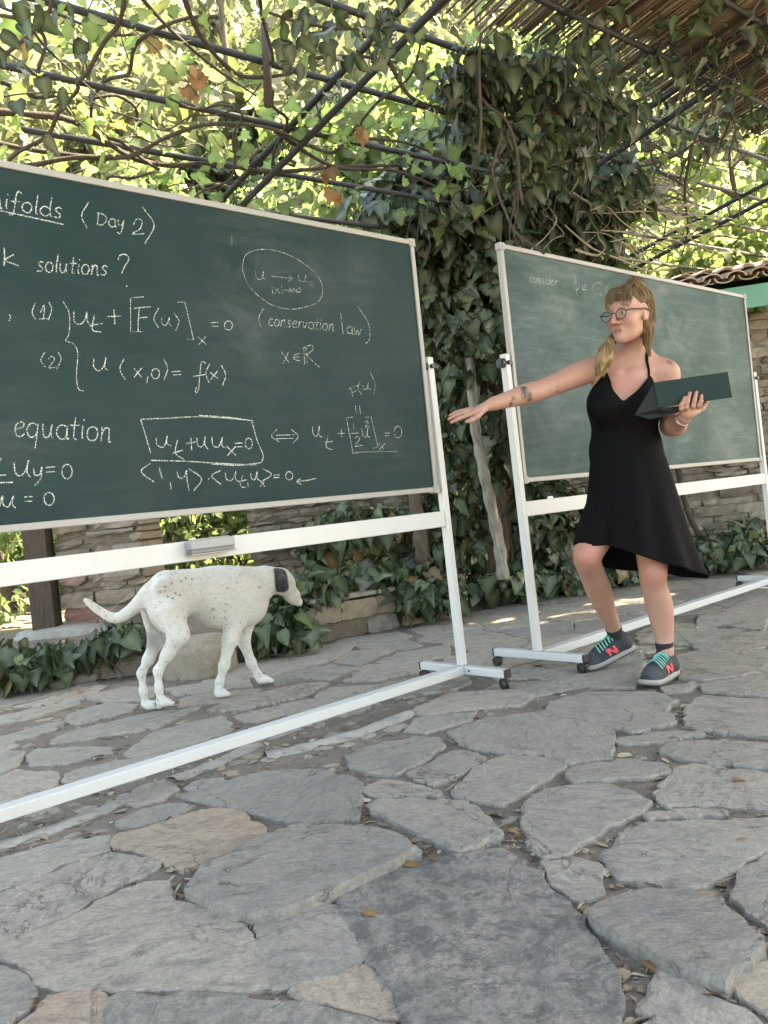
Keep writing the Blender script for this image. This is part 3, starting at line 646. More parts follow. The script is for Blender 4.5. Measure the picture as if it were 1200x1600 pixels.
# ------------------------------------------------------------------ chalkboards on wheeled stands
HB, WB, ZB = 1.2, 2.718, .933
def make_board(name_label, org, u0, mat, tilt, strokes_fn, trayless=True):
    # org: corner used in the survey; u runs along UX from org ; the panel spans u0 .. u0+WB
    zm = ZB+HB/2; pn = nrm(NX*math.cos(tilt)-ZU*math.sin(tilt)); pu = nrm(ZU*math.cos(tilt)+NX*math.sin(tilt))
    mid = org+UX*(u0+WB/2)+ZU*zm
    t = thing('chalkboard', name_label, 'chalkboard', org+UX*(u0+WB/2), 'wheeled chalkboards')
    def pt(u, v, o=0): return mid+UX*u+pu*v+pn*o           # panel coordinates from its middle, o out of the front
    hw, hh = WB/2, HB/2
    me = MB(); me.box((0, 0, 0), ((1, 0, 0), (0, 1, 0), (0, 0, 1)), (hw-.012, .009, hh-.012))
    pan = me.build('writing_surface', mat)
    X, Y, Z = UX, -pn, pu
    pan.matrix_world = Matrix(((X[0], Y[0], Z[0], mid[0]), (X[1], Y[1], Z[1], mid[1]), (X[2], Y[2], Z[2], mid[2]), (0, 0, 0, 1)))
    pan.parent = t; pan.matrix_parent_inverse = Matrix.Translation(-t.location)
    bpy.context.view_layer.update()
    fr = MB(); w = .024
    for v in (-hh+w/2, hh-w/2): fr.bar(pt(-hw+.03, v, .002), pt(hw-.03, v, .002), .030, w, pu, bev=.003)
    for u in (-hw+w/2, hw-w/2): fr.bar(pt(u, -hh+.03, .002), pt(u, hh-.03, .002), .030, w, UX, bev=.003)
    fo = fr.build('frame', M['alu'], t)
    for u in (-1, 1):
        for v in (-1, 1):
            c = MB().box(pt(u*(hw-.013), v*(hh-.013), .003), (UX, pn, pu), (.019, .018, .019), bev=.004)
            c.cyl(pt(u*(hw-.013), v*(hh-.013), .02), pt(u*(hw-.013), v*(hh-.013), .0235), .006, 10); c.build('corner_cap', M['alu'], t)
    for u in (-1, 1):
        ux = u*(hw+.033); b = mid+UX*ux
        MB().bar(A(b[0], b[1], .094), A(b[0], b[1], zm+.045), .036, .036, UX, bev=.003).build('post', M['white'], t)
        kb = MB().cyl(b-UX*u*.02+NX*.0, b-UX*u*.034, .02, 14); kb.cyl(b+UX*u*.0+NX*.018, b+NX*.034, .011, 12); kb.cyl(b+UX*u*.018, b+UX*u*.045, .024, 18); kb.cyl(b+UX*u*.045, b+UX*u*.05, .018, 18)
        kb.build('pivot_knob', M['black'], t)
        f = MB().bar(A(b[0], b[1], .074)-NX*.275, A(b[0], b[1], .074)+NX*.275, .04, .038, ZU, bev=.003)
        for z in (.2, .62): f.cyl(A(b[0], b[1], .072)+NX*.018+UX*.0, A(b[0], b[1], .072)+NX*.0205, .001, 4)
        fb = f.build('foot_bar', M['white'], t)
        MB().cyl(A(b[0], b[1], .074)+UX*(-u*.0205)+NX*.06, A(b[0], b[1], .074)+UX*(-u*.021)+NX*.06, .006, 10).build('bolt_hole', M['black'], fb)
        for s in (-1, 1):
            e = A(b[0], b[1], .074)+NX*s*.275
            MB().box(e+NX*s*.004, (NX, UX, ZU), (.006, .0205, .0195), bev=.003).build('end_cap', M['black'], fb)
            k = e-NX*s*.012; fx = MB(); sw = nrm(NX*.4+UX*.9) if s > 0 else nrm(UX)
            fx.cyl(k+ZU*-.018, k+ZU*-.032, .010, 12); fx.box(k+ZU*-.034, (NX, UX, ZU), (.022, .013, .006), bev=.003)
            cs = fx.build('caster', M['black'], t)
            wm = MB(); wc = A(k[0], k[1], .0255)-NX*.010
            for q in (-1, 1):
                o = wc+sw*q*.008; L = [o-sw*.0075, o-sw*.005, o+sw*.005, o+sw*.0075]; wm.tube(L, [.021, .025, .025, .021], 20)
            wm.build('wheel', M['black'], cs, False)
    e = hw+.033
    MB().bar(mid*A(1, 1, 0)-UX*(e-.0185)+ZU*ZC, mid*A(1, 1, 0)+UX*(e-.0185)+ZU*ZC, .03, .075, ZU, bev=.003).build('cross_bar', M['white'], t)
    MB().bar(mid*A(1, 1, 0)-UX*(e-.021)+ZU*.073, mid*A(1, 1, 0)+UX*(e-.021)+ZU*.073, .062, .040, ZU, bev=.003).build('base_bar', M['white'], t)
    # chalk strokes: photo survey -> points on this panel
    P_, N_ = pt(0, 0, .0098), pn
    for nm, col in strokes_fn():
        m = MB()
        for pts, wd, al in col:
            Q = [onplane(x, y, P_, N_) for x, y in pts]
            vs = []; fs = []; n = len(Q)
            for i, q in enumerate(Q):
                d = nrm(Q[min(i+1, n-1)]-Q[max(i-1, 0)]); sd = np.cross(d, N_); ww = wd*.56*(.8+.4*RNG.random())/2
                vs += [q-sd*ww+N_*.0003*(RNG.random()), q+sd*ww+N_*.0003*(RNG.random())]
            for i in range(n-1): fs.append((2*i, 2*i+1, 2*i+3, 2*i+2))
            m.add(vs, fs, [al*.74*(.6+.5*RNG.random()) for _ in vs])
        if m.v:
            ow = m.build('chalk_writing', M['chalk'], pan); ow.matrix_parent_inverse = pan.matrix_world.inverted()
    return t, pt
ZC = float(onplane(690, 811, LB, NX)[2])

# stroke letters: x 0..w, baseline 0, x-height 1
def arc(cx, cy, rx, ry, a0, a1, n=12): return [(cx+rx*math.cos(math.radians(a0+(a1-a0)*i/n)), cy+ry*math.sin(math.radians(a0+(a1-a0)*i/n))) for i in range(n+1)]
GL = {
 'a': (.8, [arc(.4, .5, .36, .5, 50, 350), [(.72, .95), (.7, .4), (.78, 0), (.9, .08)]]),
 'c': (.7, [arc(.42, .5, .36, .5, 55, 310)]),
 'C': (.9, [arc(.5, .8, .42, .8, 60, 305)]),
 'd': (.85, [arc(.38, .45, .34, .45, 40, 340), [(.78, 1.9), (.72, 1.0), (.72, .3), (.84, 0)]]),
 'D': (1.1, [[(.2, 1.6), (.17, .8), (.15, 0)], [(.0, 1.55), (.5, 1.5), (.95, 1.1), (.95, .5), (.6, .08), (.1, 0)]]),
 'e': (.75, [[(.1, .5), (.45, .6), (.68, .8), (.5, 1.02), (.2, .85), (.08, .45), (.25, .05), (.5, 0), (.75, .2)]]),
 'f': (.7, [[(.75, 1.75), (.55, 1.95), (.38, 1.6), (.35, .8), (.3, -.2), (.1, -.55), (-.02, -.3)], [(.05, .85), (.65, .95)]]),
 'i': (.35, [[(.15, 1), (.14, .3), (.24, 0)], [(.17, 1.4), (.19, 1.48)]]),
 'k': (.8, [[(.12, 1.9), (.12, .9), (.1, 0)], [(.68, 1.0), (.16, .45), (.75, 0)]]),
 'l': (.35, [[(.2, 1.9), (.15, .9), (.15, .2), (.3, 0)]]),
 'n': (.8, [[(.1, 1), (.12, .5), (.1, 0)], [(.11, .55), (.3, .95), (.52, .95), (.58, .5), (.62, 0), (.75, .05)]]),
 'o': (.8, [arc(.4, .5, .34, .5, 80, 450, 16)]),
 'q': (.85, [arc(.38, .5, .34, .5, 50, 350), [(.7, .95), (.68, .2), (.66, -.8)]]),
 'r': (.6, [[(.1, 1), (.12, .5), (.1, 0)], [(.11, .5), (.3, .9), (.55, .95)]]),
 's': (.65, [[(.58, .9), (.35, 1.02), (.14, .8), (.3, .55), (.5, .35), (.42, .05), (.05, .05)]]),
 't': (.6, [[(.3, 1.6), (.27, .8), (.3, .15), (.5, .02)], [(.0, 1.0), (.6, 1.05)]]),
 'u': (.85, [[(.1, 1), (.1, .4), (.3, .02), (.55, .2), (.66, .95)], [(.66, .95), (.66, .3), (.8, 0)]]),
 'v': (.7, [[(.05, 1), (.3, 0), (.62, 1)]]),
 'w': (1.0, [[(.05, 1), (.2, .05), (.45, .7), (.65, .02), (.95, 1)]]),
 'y': (.8, [[(.1, 1), (.2, .4), (.5, .4), (.65, 1)], [(.66, 1), (.6, .1), (.4, -.7), (.1, -.6)]]),
 '2': (.8, [[(.08, 1.1), (.3, 1.5), (.62, 1.35), (.55, .8), (.05, .05), (.3, .12), (.8, .0)]]),
 ' ': (.55, [])}
def run(text, x0, y0, x1, y1, xh, w=.0052, al=1.0):
    tot = sum(GL[c][0]*1.12 for c in text); L = math.hypot(x1-x0, y1-y0); s = L/tot; ex = ((x1-x0)/L, (y1-y0)/L); up = (.09, -1); out = []; x = 0
    for c in text:
        for st in GL[c][1]:
            P = spline([(x0+ex[0]*(x+px*1.0)*s+up[0]*py*xh+RNG.uniform(-.4, .4), y0+ex[1]*(x+px)*s+up[1]*py*xh+RNG.uniform(-.4, .4)) for px, py in st], 5) if len(st) > 2 else [(x0+ex[0]*(x+px)*s+up[0]*py*xh, y0+ex[1]*(x+px)*s+up[1]*py*xh) for px, py in st]
            out.append((P, w, al))
        x += GL[c][0]*1.12
    return out
def raw(spec, ox, oy, sc, w=.0052, al=1.0, smooth=True):
    out = []
    for ln in spec.split(';'):
        pts = [tuple(float(k) for k in p.split(',')) for p in ln.split()]
        if len(pts) < 2: continue
        P = [(ox+x/sc, oy+y/sc) for x, y in pts]
        out.append((spline(P, 6) if smooth and len(P) > 2 else P, w, al))
    return out
def oval(cx, cy, rx, ry, rot=0):
    return ' '.join('%.1f,%.1f' % (cx+rx*math.cos(a)*math.cos(rot)-ry*math.sin(a)*math.sin(rot), cy+rx*math.cos(a)*math.sin(rot)+ry*math.sin(a)*math.cos(rot)) for a in [(-1.7+6.4*i/16) for i in range(17)])
def left_strokes():
    c1 = (0, 230, 2.3875); c2 = (330, 320, 3.077); T = .0066; S = .0046
    yield 'title', run('nifolds', -14, 323, 99, 342, 16, T)+raw('-20,232 100,258 237,288', *c1, T)+raw('330,205 305,255 325,302;530,222 575,290 540,360', *c1, T*.9)+run('Day', 150, 351, 196, 357, 12, T*.85)+raw('497,290 510,268 530,275 522,305 492,322 512,324 538,322', *c1, T*.85)
    yield 'l2', raw('15,375 17,410 15,442;52,400 20,422 70,442', *c1, T)+run('solutions', 57, 424, 169, 431, 15.5, T)+raw('440,420 450,402 472,402 480,420 465,445 455,470;470,515 474,520', *c1, T)
    yield 'l3', raw('33,625 40,630 34,648', *c1, S)+raw('132,580 120,615 132,642;150,618 165,590 162,640;146,641 180,639;182,578 193,605 180,645', *c1, S)+raw('235,575 258,620 258,690 243,722;243,722 275,735 290,770 285,850 292,900 312,910', *c1, S)
    yield 'l3b', raw('275,610 278,650 300,660 318,640 324,614;324,614 324,645 334,660;352,625 345,680 378,690;333,666 382,657;398,632 452,630;425,605 428,660', *c1, T)
    yield 'l3c', raw('537,558 487,562 487,688 535,688', *c1, S, 1, False)+raw('520,600 516,640 515,688;500,601 560,595;517,637 550,634', *c1, T)+raw('592,600 574,640 592,674;604,635 605,658 620,663 632,634;632,634 631,658 640,668;650,620 668,650 655,685', *c1, S)+raw('662,578 690,578 722,718 697,715', *c1, S, 1, False)+raw('738,708 772,738;768,706 740,738', *c1, S)+raw('788,655 815,653;790,668 815,668;'+oval(852, 665, 15, 17), *c1, S*1.15)
    yield 'l4', raw('167,765 152,795 170,822;180,793 192,780 203,793 183,822 212,820;215,762 228,790 212,828', *c1, S)+raw('350,788 350,820 370,834 388,815 395,785;395,785 390,820 402,832;462,790 447,828 468,868;500,825 528,858;530,822 500,858;552,855 547,880;'+oval(580, 845, 15, 19)+';610,790 625,825 612,868;640,838 675,835;642,850 675,848;768,806 752,802 745,850 740,905 728,916 733,895;720,855 765,848;782,808 768,842 780,880;785,840 815,865;812,835 785,868;825,812 842,850 830,890', *c1, T*.85)
    yield 'l5', run('equation', 20, 681, 177, 691, 22, T*1.05)
    yield 'l6', raw('-20,1225 22,1222;-20,1200 5,1160;-20,1252 48,1250', *c1, T)+raw('52,1175 58,1215 78,1226 98,1200 106,1168;106,1168 100,1210 112,1230;125,1198 130,1222 148,1220 156,1194;156,1194 152,1235 130,1262;172,1195 205,1192;172,1212 205,1210;'+oval(250, 1210, 19, 27), *c1, T)
    yield 'l7', raw('-10,1310 -2,1340 8,1300;10,1300 12,1333 32,1340 50,1300;50,1300 46,1330 58,1346;90,1305 122,1303;90,1322 120,1320;'+oval(183, 1312, 19, 24), *c1, T)
    yield 'box', raw('562,1140 525,1015;525,1015 640,1010 750,1005 860,1012 945,1020;562,1168 700,1172 830,1180 955,1185', *c1, T)+raw('-60,1012 80,1022 195,1038;195,1038 220,1130 250,1205 240,1240;240,1240 130,1252 0,1246', *c2, T)
    yield 'boxin', raw('583,1083 585,1108 605,1120 618,1105 624,1075;624,1075 622,1105 638,1114;662,1090 655,1140 688,1166;646,1141 682,1130;695,1105 730,1100;712,1085 715,1130;735,1085 738,1112 755,1116 766,1080;766,1080 764,1110 776,1126;790,1080 795,1112 815,1117 830,1082;830,1082 828,1112 843,1122;845,1115 880,1150;878,1118 848,1150;875,1105 905,1103;875,1118 905,1117;'+oval(928, 1105, 13, 20), *c1, T)
    yield 'l8', raw('560,1180 527,1210 575,1250;594,1195 605,1236;635,1250 638,1276;660,1210 668,1232 685,1232 696,1205;696,1205 698,1240 705,1282;705,1200 752,1237 722,1282;776,1236 781,1238;825,1205 790,1226 824,1258;840,1215 845,1238 865,1242 880,1210;880,1210 878,1236 890,1247;905,1225 897,1262 918,1271;888,1249 920,1240', *c1, T)+raw('175,1335 178,1354;190,1290 195,1316 210,1320 222,1280;222,1280 220,1312 234,1327;235,1325 258,1355;258,1325 235,1354;250,1270 290,1297 245,1328;300,1300 328,1298;300,1312 328,1310;'+oval(375, 1303, 17, 20)+';505,1315 455,1326 412,1330;430,1317 412,1330 432,1344', *c2, T)
    yield 'iff', raw('316,1080 290,1112 326,1140;312,1108 402,1105;312,1125 400,1122;385,1080 418,1112 395,1145', *c2, S*1.1)+raw('487,1065 490,1100 508,1112 520,1062;520,1062 518,1105 534,1118;562,1108 553,1162 580,1178;546,1143 584,1137;608,1100 640,1098;625,1080 628,1120', *c2, S*1.2)
    yield 'bracket', raw('680,1020 650,1025 683,1198 706,1190;740,1022 768,1018 802,1165 776,1171', *c2, S, 1, False)+raw('683,1050 686,1078;668,1100 706,1097;692,1122 704,1114 713,1128 692,1160 726,1156;725,1075 730,1108 748,1114 753,1072;753,1072 750,1106 764,1120;740,1046 750,1040 753,1052 740,1068 760,1067;805,1145 832,1175;835,1148 808,1178;835,1098 858,1097;835,1110 858,1110;'+oval(898, 1092, 18, 28), *c2, S*1.1)+raw('690,1192 790,1186 900,1186', *c2, S*1.4, .35)
    yield 'flux', raw('668,872 682,926;662,885 710,866;670,905 702,894;717,845 706,880 722,912;728,866 735,886 750,882 756,854;756,854 752,878 768,888;765,808 788,860 782,912', *c2, S*.9, .85)+raw('693,965 697,1003;713,965 718,1005', *c2, S*.9, .85)
    yield 'real', raw('335,705 375,760;372,707 345,764;427,714 402,722 398,742 426,750;400,733 422,731;445,690 450,766;456,688 461,765;440,690 480,675 488,698 455,722;460,720 490,755 522,781', *c2, S)
    yield 'claw', raw('250,500 228,545 240,590;622,520 628,570 635,622;705,488 755,570 762,640 742,670', *c2, S*.9)+run('conservation', 419, 508.5, 523, 517, 10.5, S*.9)+run('aw', 541, 520.5, 566, 525, 11, S*.9)
    yield 'oval', raw('148,318 163,245 220,217 290,217 370,240 450,285 515,345 536,410 515,465 450,492 380,502 300,485 230,440 175,380 148,305', *c2, S*.8, .75)+raw('212,320 218,352 240,358 252,318;252,318 250,348 262,360;287,343 335,348 385,355;370,338 388,355 366,370;420,335 424,362 445,368 456,338;456,338 452,362 464,374;'+oval(485, 380, 11, 11)+';292,390 295,432;302,395 330,426;328,395 304,429;338,385 342,430;350,410 387,412;376,401 388,412 375,421;395,400 408,416 424,420 430,408 420,400 405,418 393,420 390,408 396,400', *c2, S*.8, .75)
    yield 'ghost', raw('97,140 100,200;130,155 165,158', *c2, S*2.5, .12)
def right_strokes():
    c3 = (680, 400, 2.3077); S = .0042
    yield 'r1', run('conside', 827, 440.5, 866, 445, 7.5, S*1.3, .8)+run('r', 867, 445.5, 872, 446, 7.5, S*1.3, .8)
    yield 'r2', raw('503,68 507,105 512,142;'+oval(508, 107, 11, 15)+';550,104 532,109 532,120 550,123;533,114 547,114;592,93 572,103 566,122 578,138 590,136;590,97 596,92 603,98 598,103 592,98;600,133 594,136 598,142;627,100 615,118 622,138', *c3, S*1.2, .75)
boardL, ptL = make_board('dark green chalkboard on white wheeled stand covered in chalk equations', LB, -WB, M['board_l'], .0169, left_strokes)
boardR, ptR = make_board('dusty wiped chalkboard on white wheeled stand behind the woman', RB, 0, M['board_r'], .0121, right_strokes)
# grey eraser tray lying on the left cross bar, chalk stub on the right one
def along(org, px, py): q = onplane(px, py, org, NX); return (q-org)@UX
ue = (along(LB, 286, 862)+along(LB, 354, 852))/2; he = (along(LB, 354, 852)-along(LB, 286, 862))/2
er = thing('board_eraser', 'grey plastic board eraser resting against the left chalkboard\'s cross bar', 'board eraser', LB+UX*ue+NX*.04+ZU*(ZC-.02))
c = LB+UX*ue+NX*.042+ZU*(ZC+.012)
M['greyplastic'] = simple('grey_plastic', (.24, .24, .23), .5, 0, .12, 40); M['felt'] = simple('grey_felt', (.17, .17, .165), .95, 0, .2, 120, .3)
MB().box(c+ZU*.008, (UX, NX, ZU), (he, .026, .018), bev=.006).build('handle', M['greyplastic'], er)
MB().box(c+ZU*.026, (UX, NX, ZU), (he*.86, .014, .004), bev=.003).build('grip', M['greyplastic'], er)
MB().box(c-ZU*.0165, (UX, NX, ZU), (he*.97, .024, .006), bev=.002).build('felt_pad', M['felt'], er)
MB().box(c-ZU*.026, (UX, NX, ZU), (he*1.02, .03, .0025), bev=.001).build('ledge', M['alu'], er)
u = along(RB, 860, 779); q = RB+UX*u+ZU*(ZC+.0375+.006)
tag(MB().tube([q-UX*.018, q-UX*.017, q+UX*.017, q+UX*.018], [.004, .0058, .0058, .004], 12).build('chalk_stick', simple('white_chalk', (.8, .8, .78), .9)), 'white chalk stub lying on the right chalkboard\'s cross bar', 'chalk')

# wiped chalk smudges: blots of dust with a place of their own on each panel
def smudge(mat, org, u0, tilt, blots, dust):
    n = mat.node_tree; new = n.nodes.new; lk = n.links.new; p = n.nodes['Principled BSDF']; src = p.inputs['Base Color'].links[0].from_socket
    mid = org+UX*(u0+WB/2)+ZU*(ZB+HB/2); pn = nrm(NX*math.cos(tilt)-ZU*math.sin(tilt)); pu = nrm(ZU*math.cos(tilt)+NX*math.sin(tilt))
    tot = None; tc = new('ShaderNodeTexCoord'); ns = noise(new, lk, 3.2, 7, .68, stretch=(1, 1, 2.2, 0, .5, 0), dist=1.1)
    for x, y, r, s in blots:
        q = onplane(x, y, mid, pn)-mid; mp = new('ShaderNodeMapping'); mp.inputs['Location'].default_value = (-float(q@UX), 0, -float(q@pu)); lk(tc.outputs['Object'], mp.inputs[0])
        ln = new('ShaderNodeVectorMath'); ln.operation = 'LENGTH'; lk(mp.outputs[0], ln.inputs[0])
        f = math_(new, lk, 'MULTIPLY', ramp_out(new, lk, ln.outputs['Value'], r, r*.15), s); tot = f if tot is None else math_(new, lk, 'MAXIMUM', tot, f)
    lk(mix(new, lk, math_(new, lk, 'MULTIPLY', tot, ramp_out(new, lk, ns.outputs[0], .36, .72)), src, dust), p.inputs['Base Color'])
smudge(M['board_l'], LB, -WB, .0169, [(400, 400, .30, .40), (385, 520, .32, .30), (470, 420, .34, .22), (600, 690, .22, .2), (560, 430, .2, .18), (20, 690, .2, .22)], (.115, .125, .12))
smudge(M['board_r'], RB, 0, .0121, [(1050, 500, .42, .5), (1040, 460, .3, .4), (880, 470, .45, .3), (1130, 690, .35, .4), (860, 600, .4, .25)], (.22, .235, .23))
# ------------------------------------------------------------------ bodies: smooth blended solids turned into one continuous mesh
class Blend:
    def __init__(s): s.p = []
    def cap(s, a, b, r1, r2, k=.03, flat=None): s.p.append(('cap', np.asarray(a, float), np.asarray(b, float), r1, r2, k, 1)); return s
    def ell(s, c, r, ax=None, k=.03, sub=False): s.p.append(('ell', np.asarray(c, float), np.asarray(r, float), np.eye(3) if ax is None else np.array(ax, float), 0, k, -1 if sub else 1)); return s
    def chain(s, pts, rs, k=.02):
        for a, b, r, q in zip(pts, pts[1:], rs, rs[1:]): s.cap(a, b, r, q, k)
        return s
    def schain(s, pts, rs, k=.02, n=4):
        L = spline([A(*p, r) for p, r in zip(pts, rs)], n)
        return s.chain([q[:3] for q in L], [q[3] for q in L], k)
    @staticmethod
    def d1(p, X):
        if p[0] == 'cap':
            _, a, b, r1, r2, k, sg = p; ab = b-a; t = np.clip(((X-a)@ab)/(ab@ab+1e-12), 0, 1)
            return np.linalg.norm(X-a-t[..., None]*ab, axis=-1)-(r1+(r2-r1)*t)
        _, c, r, ax, _, k, sg = p; q = (X-c)@ax.T
        k0 = np.linalg.norm(q/r, axis=-1); k1 = np.linalg.norm(q/(r*r), axis=-1)
        return k0*(k0-1)/np.maximum(k1, 1e-9)
    @staticmethod
    def smin(a, b, k, sg):
        if sg > 0:
            h = np.maximum(k-np.abs(a-b), 0)/k; return np.minimum(a, b)-h*h*k*.25
        b = -b; h = np.maximum(k-np.abs(a-b), 0)/k; return np.maximum(a, b)+h*h*k*.25
    def dist(s, X):
        X = np.asarray(X, float); d = np.full(X.shape[:-1], 1.0)
        for p in s.p: d = s.smin(d, s.d1(p, X), p[5], p[6])
        return d
    def bounds(s, p):
        if p[0] == 'cap': R = max(p[3], p[4]); return np.minimum(p[1], p[2])-R, np.maximum(p[1], p[2])+R
        e = np.sqrt(((p[3]*p[2][:, None])**2).sum(0)); return p[1]-e, p[1]+e
    def mesh(s, h, pad=.02):
        B = [s.bounds(p) for p in s.p if p[6] > 0]; lo = np.min([b[0] for b in B], 0)-pad; hi = np.max([b[1] for b in B], 0)+pad
        n = np.ceil((hi-lo)/h).astype(int)+2; V = np.full(n, 1.0, np.float32)
        ax = [lo[i]+h*np.arange(n[i]) for i in range(3)]
        for p in s.p:
            a, b = s.bounds(p); m = p[5]+2.5*h
            i0 = np.maximum(0, np.floor((a-m-lo)/h).astype(int)); i1 = np.minimum(n, np.ceil((b+m-lo)/h).astype(int)+1)
            if (i1 <= i0).any(): continue
            sl = tuple(slice(i0[i], i1[i]) for i in range(3))
            X = np.stack(np.meshgrid(ax[0][sl[0]], ax[1][sl[1]], ax[2][sl[2]], indexing='ij'), -1)
            V[sl] = s.smin(V[sl], s.d1(p, X), p[5], p[6])
        return surfnet(V, lo, h)
def surfnet(V, lo, h):
    S = V < 0; n = np.array(V.shape)
    c = np.stack([S[i:n[0]-1+i, j:n[1]-1+j, k:n[2]-1+k] for i in (0, 1) for j in (0, 1) for k in (0, 1)])
    mixd = c.any(0) & ~c.all(0); I = np.argwhere(mixd); idx = -np.ones(mixd.shape, np.int32); idx[tuple(I.T)] = np.arange(len(I))
    offs = np.array([(i, j, k) for i in (0, 1) for j in (0, 1) for k in (0, 1)])
    val = np.stack([V[tuple((I+o).T)] for o in offs], 1); acc = np.zeros((len(I), 3)); cnt = np.zeros(len(I))
    for a in range(8):
        for b in range(a+1, 8):
            if abs(offs[a]-offs[b]).sum() != 1: continue
            va, vb = val[:, a], val[:, b]; m = (va < 0) != (vb < 0); t = np.where(m, va/(va-vb+1e-20), 0)
            acc += np.where(m[:, None], offs[a]+(offs[b]-offs[a])*t[:, None], 0); cnt += m
    P = lo+h*(I+acc/cnt[:, None]); F = []
    for d in range(3):
        e1, e2 = (d+1) % 3, (d+2) % 3; sh = [slice(None)]*3; s2 = [slice(None)]*3; sh[d] = slice(0, -1); s2[d] = slice(1, None)
        A_ = S[tuple(sh)]; B_ = S[tuple(s2)]; E = np.argwhere(A_ != B_)
        E = E[(E[:, e1] > 0) & (E[:, e2] > 0) & (E[:, e1] < n[e1]-1) & (E[:, e2] < n[e2]-1)]
        def at4(o1, o2): q = E.copy(); q[:, e1] -= o1; q[:, e2] -= o2; return idx[tuple(q.T)]
        f = np.stack([at4(0, 0), at4(1, 0), at4(1, 1), at4(0, 1)], 1); inn = A_[tuple(E.T)]
        f[~inn] = f[~inn][:, ::-1]; F.append(f)
    F = np.concatenate(F); F = F[(F >= 0).all(1)]
    return P, F
def skinmesh(name, P, F, mat, parent, attrs=None):
    me = bpy.data.meshes.new(name); me.vertices.add(len(P)); me.vertices.foreach_set('co', P.astype(np.float32).ravel())
    me.loops.add(F.size); me.loops.foreach_set('vertex_index', F.ravel().astype(np.int32)); me.polygons.add(len(F))
    me.polygons.foreach_set('loop_start', np.arange(0, F.size, 4, dtype=np.int32)); me.polygons.foreach_set('loop_total', np.full(len(F), 4, np.int32)); me.update(calc_edges=True)
    for nm, d in (attrs or {}).items():
        q = me.attributes.new(nm, 'FLOAT', 'POINT'); q.data.foreach_set('value', np.asarray(d, np.float32))
    return link(me, name, mat, parent, True)
def near(P, c, r, soft=.3):           # 1 inside radius r of point/polyline, falling to 0
    c = np.atleast_2d(np.asarray(c, float)); d = np.min([np.linalg.norm(P-q, axis=1) for q in c], 0); return np.clip((r-d)/(r*soft)+.5, 0, 1)
def mat_skin():
    m, n, p, new, lk = newmat('skin')
    ns = noise(new, lk, 14, 3); c = mix(new, lk, ns.outputs[0], (.31, .16, .118), (.39, .215, .165))
    c = mix(new, lk, attr(new, 'red').outputs['Fac'], c, (.36, .105, .085)); ink = noise(new, lk, 70, 3, .6)
    c = mix(new, lk, math_(new, lk, 'MULTIPLY', attr(new, 'ink').outputs['Fac'], ramp_out(new, lk, ink.outputs[0], .3, .55)), c, (.055, .05, .05))
    c = mix(new, lk, attr(new, 'brow').outputs['Fac'], c, (.12, .07, .04))
    lk(c, p.inputs['Base Color']); p.inputs['Roughness'].default_value = .5; p.inputs['Specular IOR Level'].default_value = .35
    p.inputs['Subsurface Weight'].default_value = .12; p.inputs['Subsurface Radius'].default_value = (.01, .004, .002); p.inputs['Subsurface Scale'].default_value = .6
    return m
def mat_hair():
    m, n, p, new, lk = newmat('hair')
    n1 = noise(new, lk, 55, 5, .7, stretch=(1, 1, .12), dist=.3); n2 = noise(new, lk, 7, 3)
    c = mix(new, lk, ramp_out(new, lk, n1.outputs[0], .35, .65), (.034, .019, .009), (.17, .10, .043)); c = mix(new, lk, attr(new, 'rnd').outputs['Fac'], c, (.36, .24, .12))
    c = mix(new, lk, math_(new, lk, 'MULTIPLY', ramp_out(new, lk, n1.outputs[0], .52, .4), .5), c, (.05, .03, .016))
    lk(c, p.inputs['Base Color']); p.inputs['Roughness'].default_value = .55; p.inputs['Specular IOR Level'].default_value = .2; lk(bump(new, lk, n1.outputs[0], .8, .01), p.inputs['Normal']); return m
M['skin'] = mat_skin(); M['hair'] = mat_hair()
M['dress'] = simple('black_jersey', (.0035, .0035, .0038), .85, 0, .2, 60, .15, .08)

# ---- the woman
wo = thing('person', 'woman in black dress and glasses striding past the right chalkboard with arm outstretched', 'person', (1.05, 3.55, 0))
TOR = Blend()
TOR.ell(at(982, 772, 3.58), (.168, .120, .13), k=.05).ell(at(978, 705, 3.55), (.150, .104, .16), k=.07).ell(at(974, 632, 3.53), (.148, .106, .15), k=.06)
TOR.ell(at(980, 592, 3.54), (.140, .080, .085), k=.05)
TOR.ell(at(947, 634, 3.445), (.066, .058, .066), k=.05).ell(at(1006, 638, 3.445), (.066, .058, .066), k=.05)
shR, shL = at(927, 576, 3.53), at(1040, 584, 3.53); nk0, nk1 = at(990, 560, 3.54), at(992, 512, 3.47)
BODY = Blend(); BODY.p = list(TOR.p)
BODY.cap(shR, at(985, 566, 3.55), .048, .055, .05).cap(shL, at(992, 566, 3.55), .048, .055, .05)
BODY.cap(nk0, nk1, .054, .046, .035)
for q in (shR, shL): BODY.cap(at(990, 545, 3.54), q*.75+nk0*.25+A(0, .01, .005), .036, .034, .05)
BODY.cap(at(965, 582, 3.465), at(935, 573, 3.50), .014, .012, .025).cap(at(988, 583, 3.465), at(1030, 577, 3.50), .014, .012, .025)   # collar bones
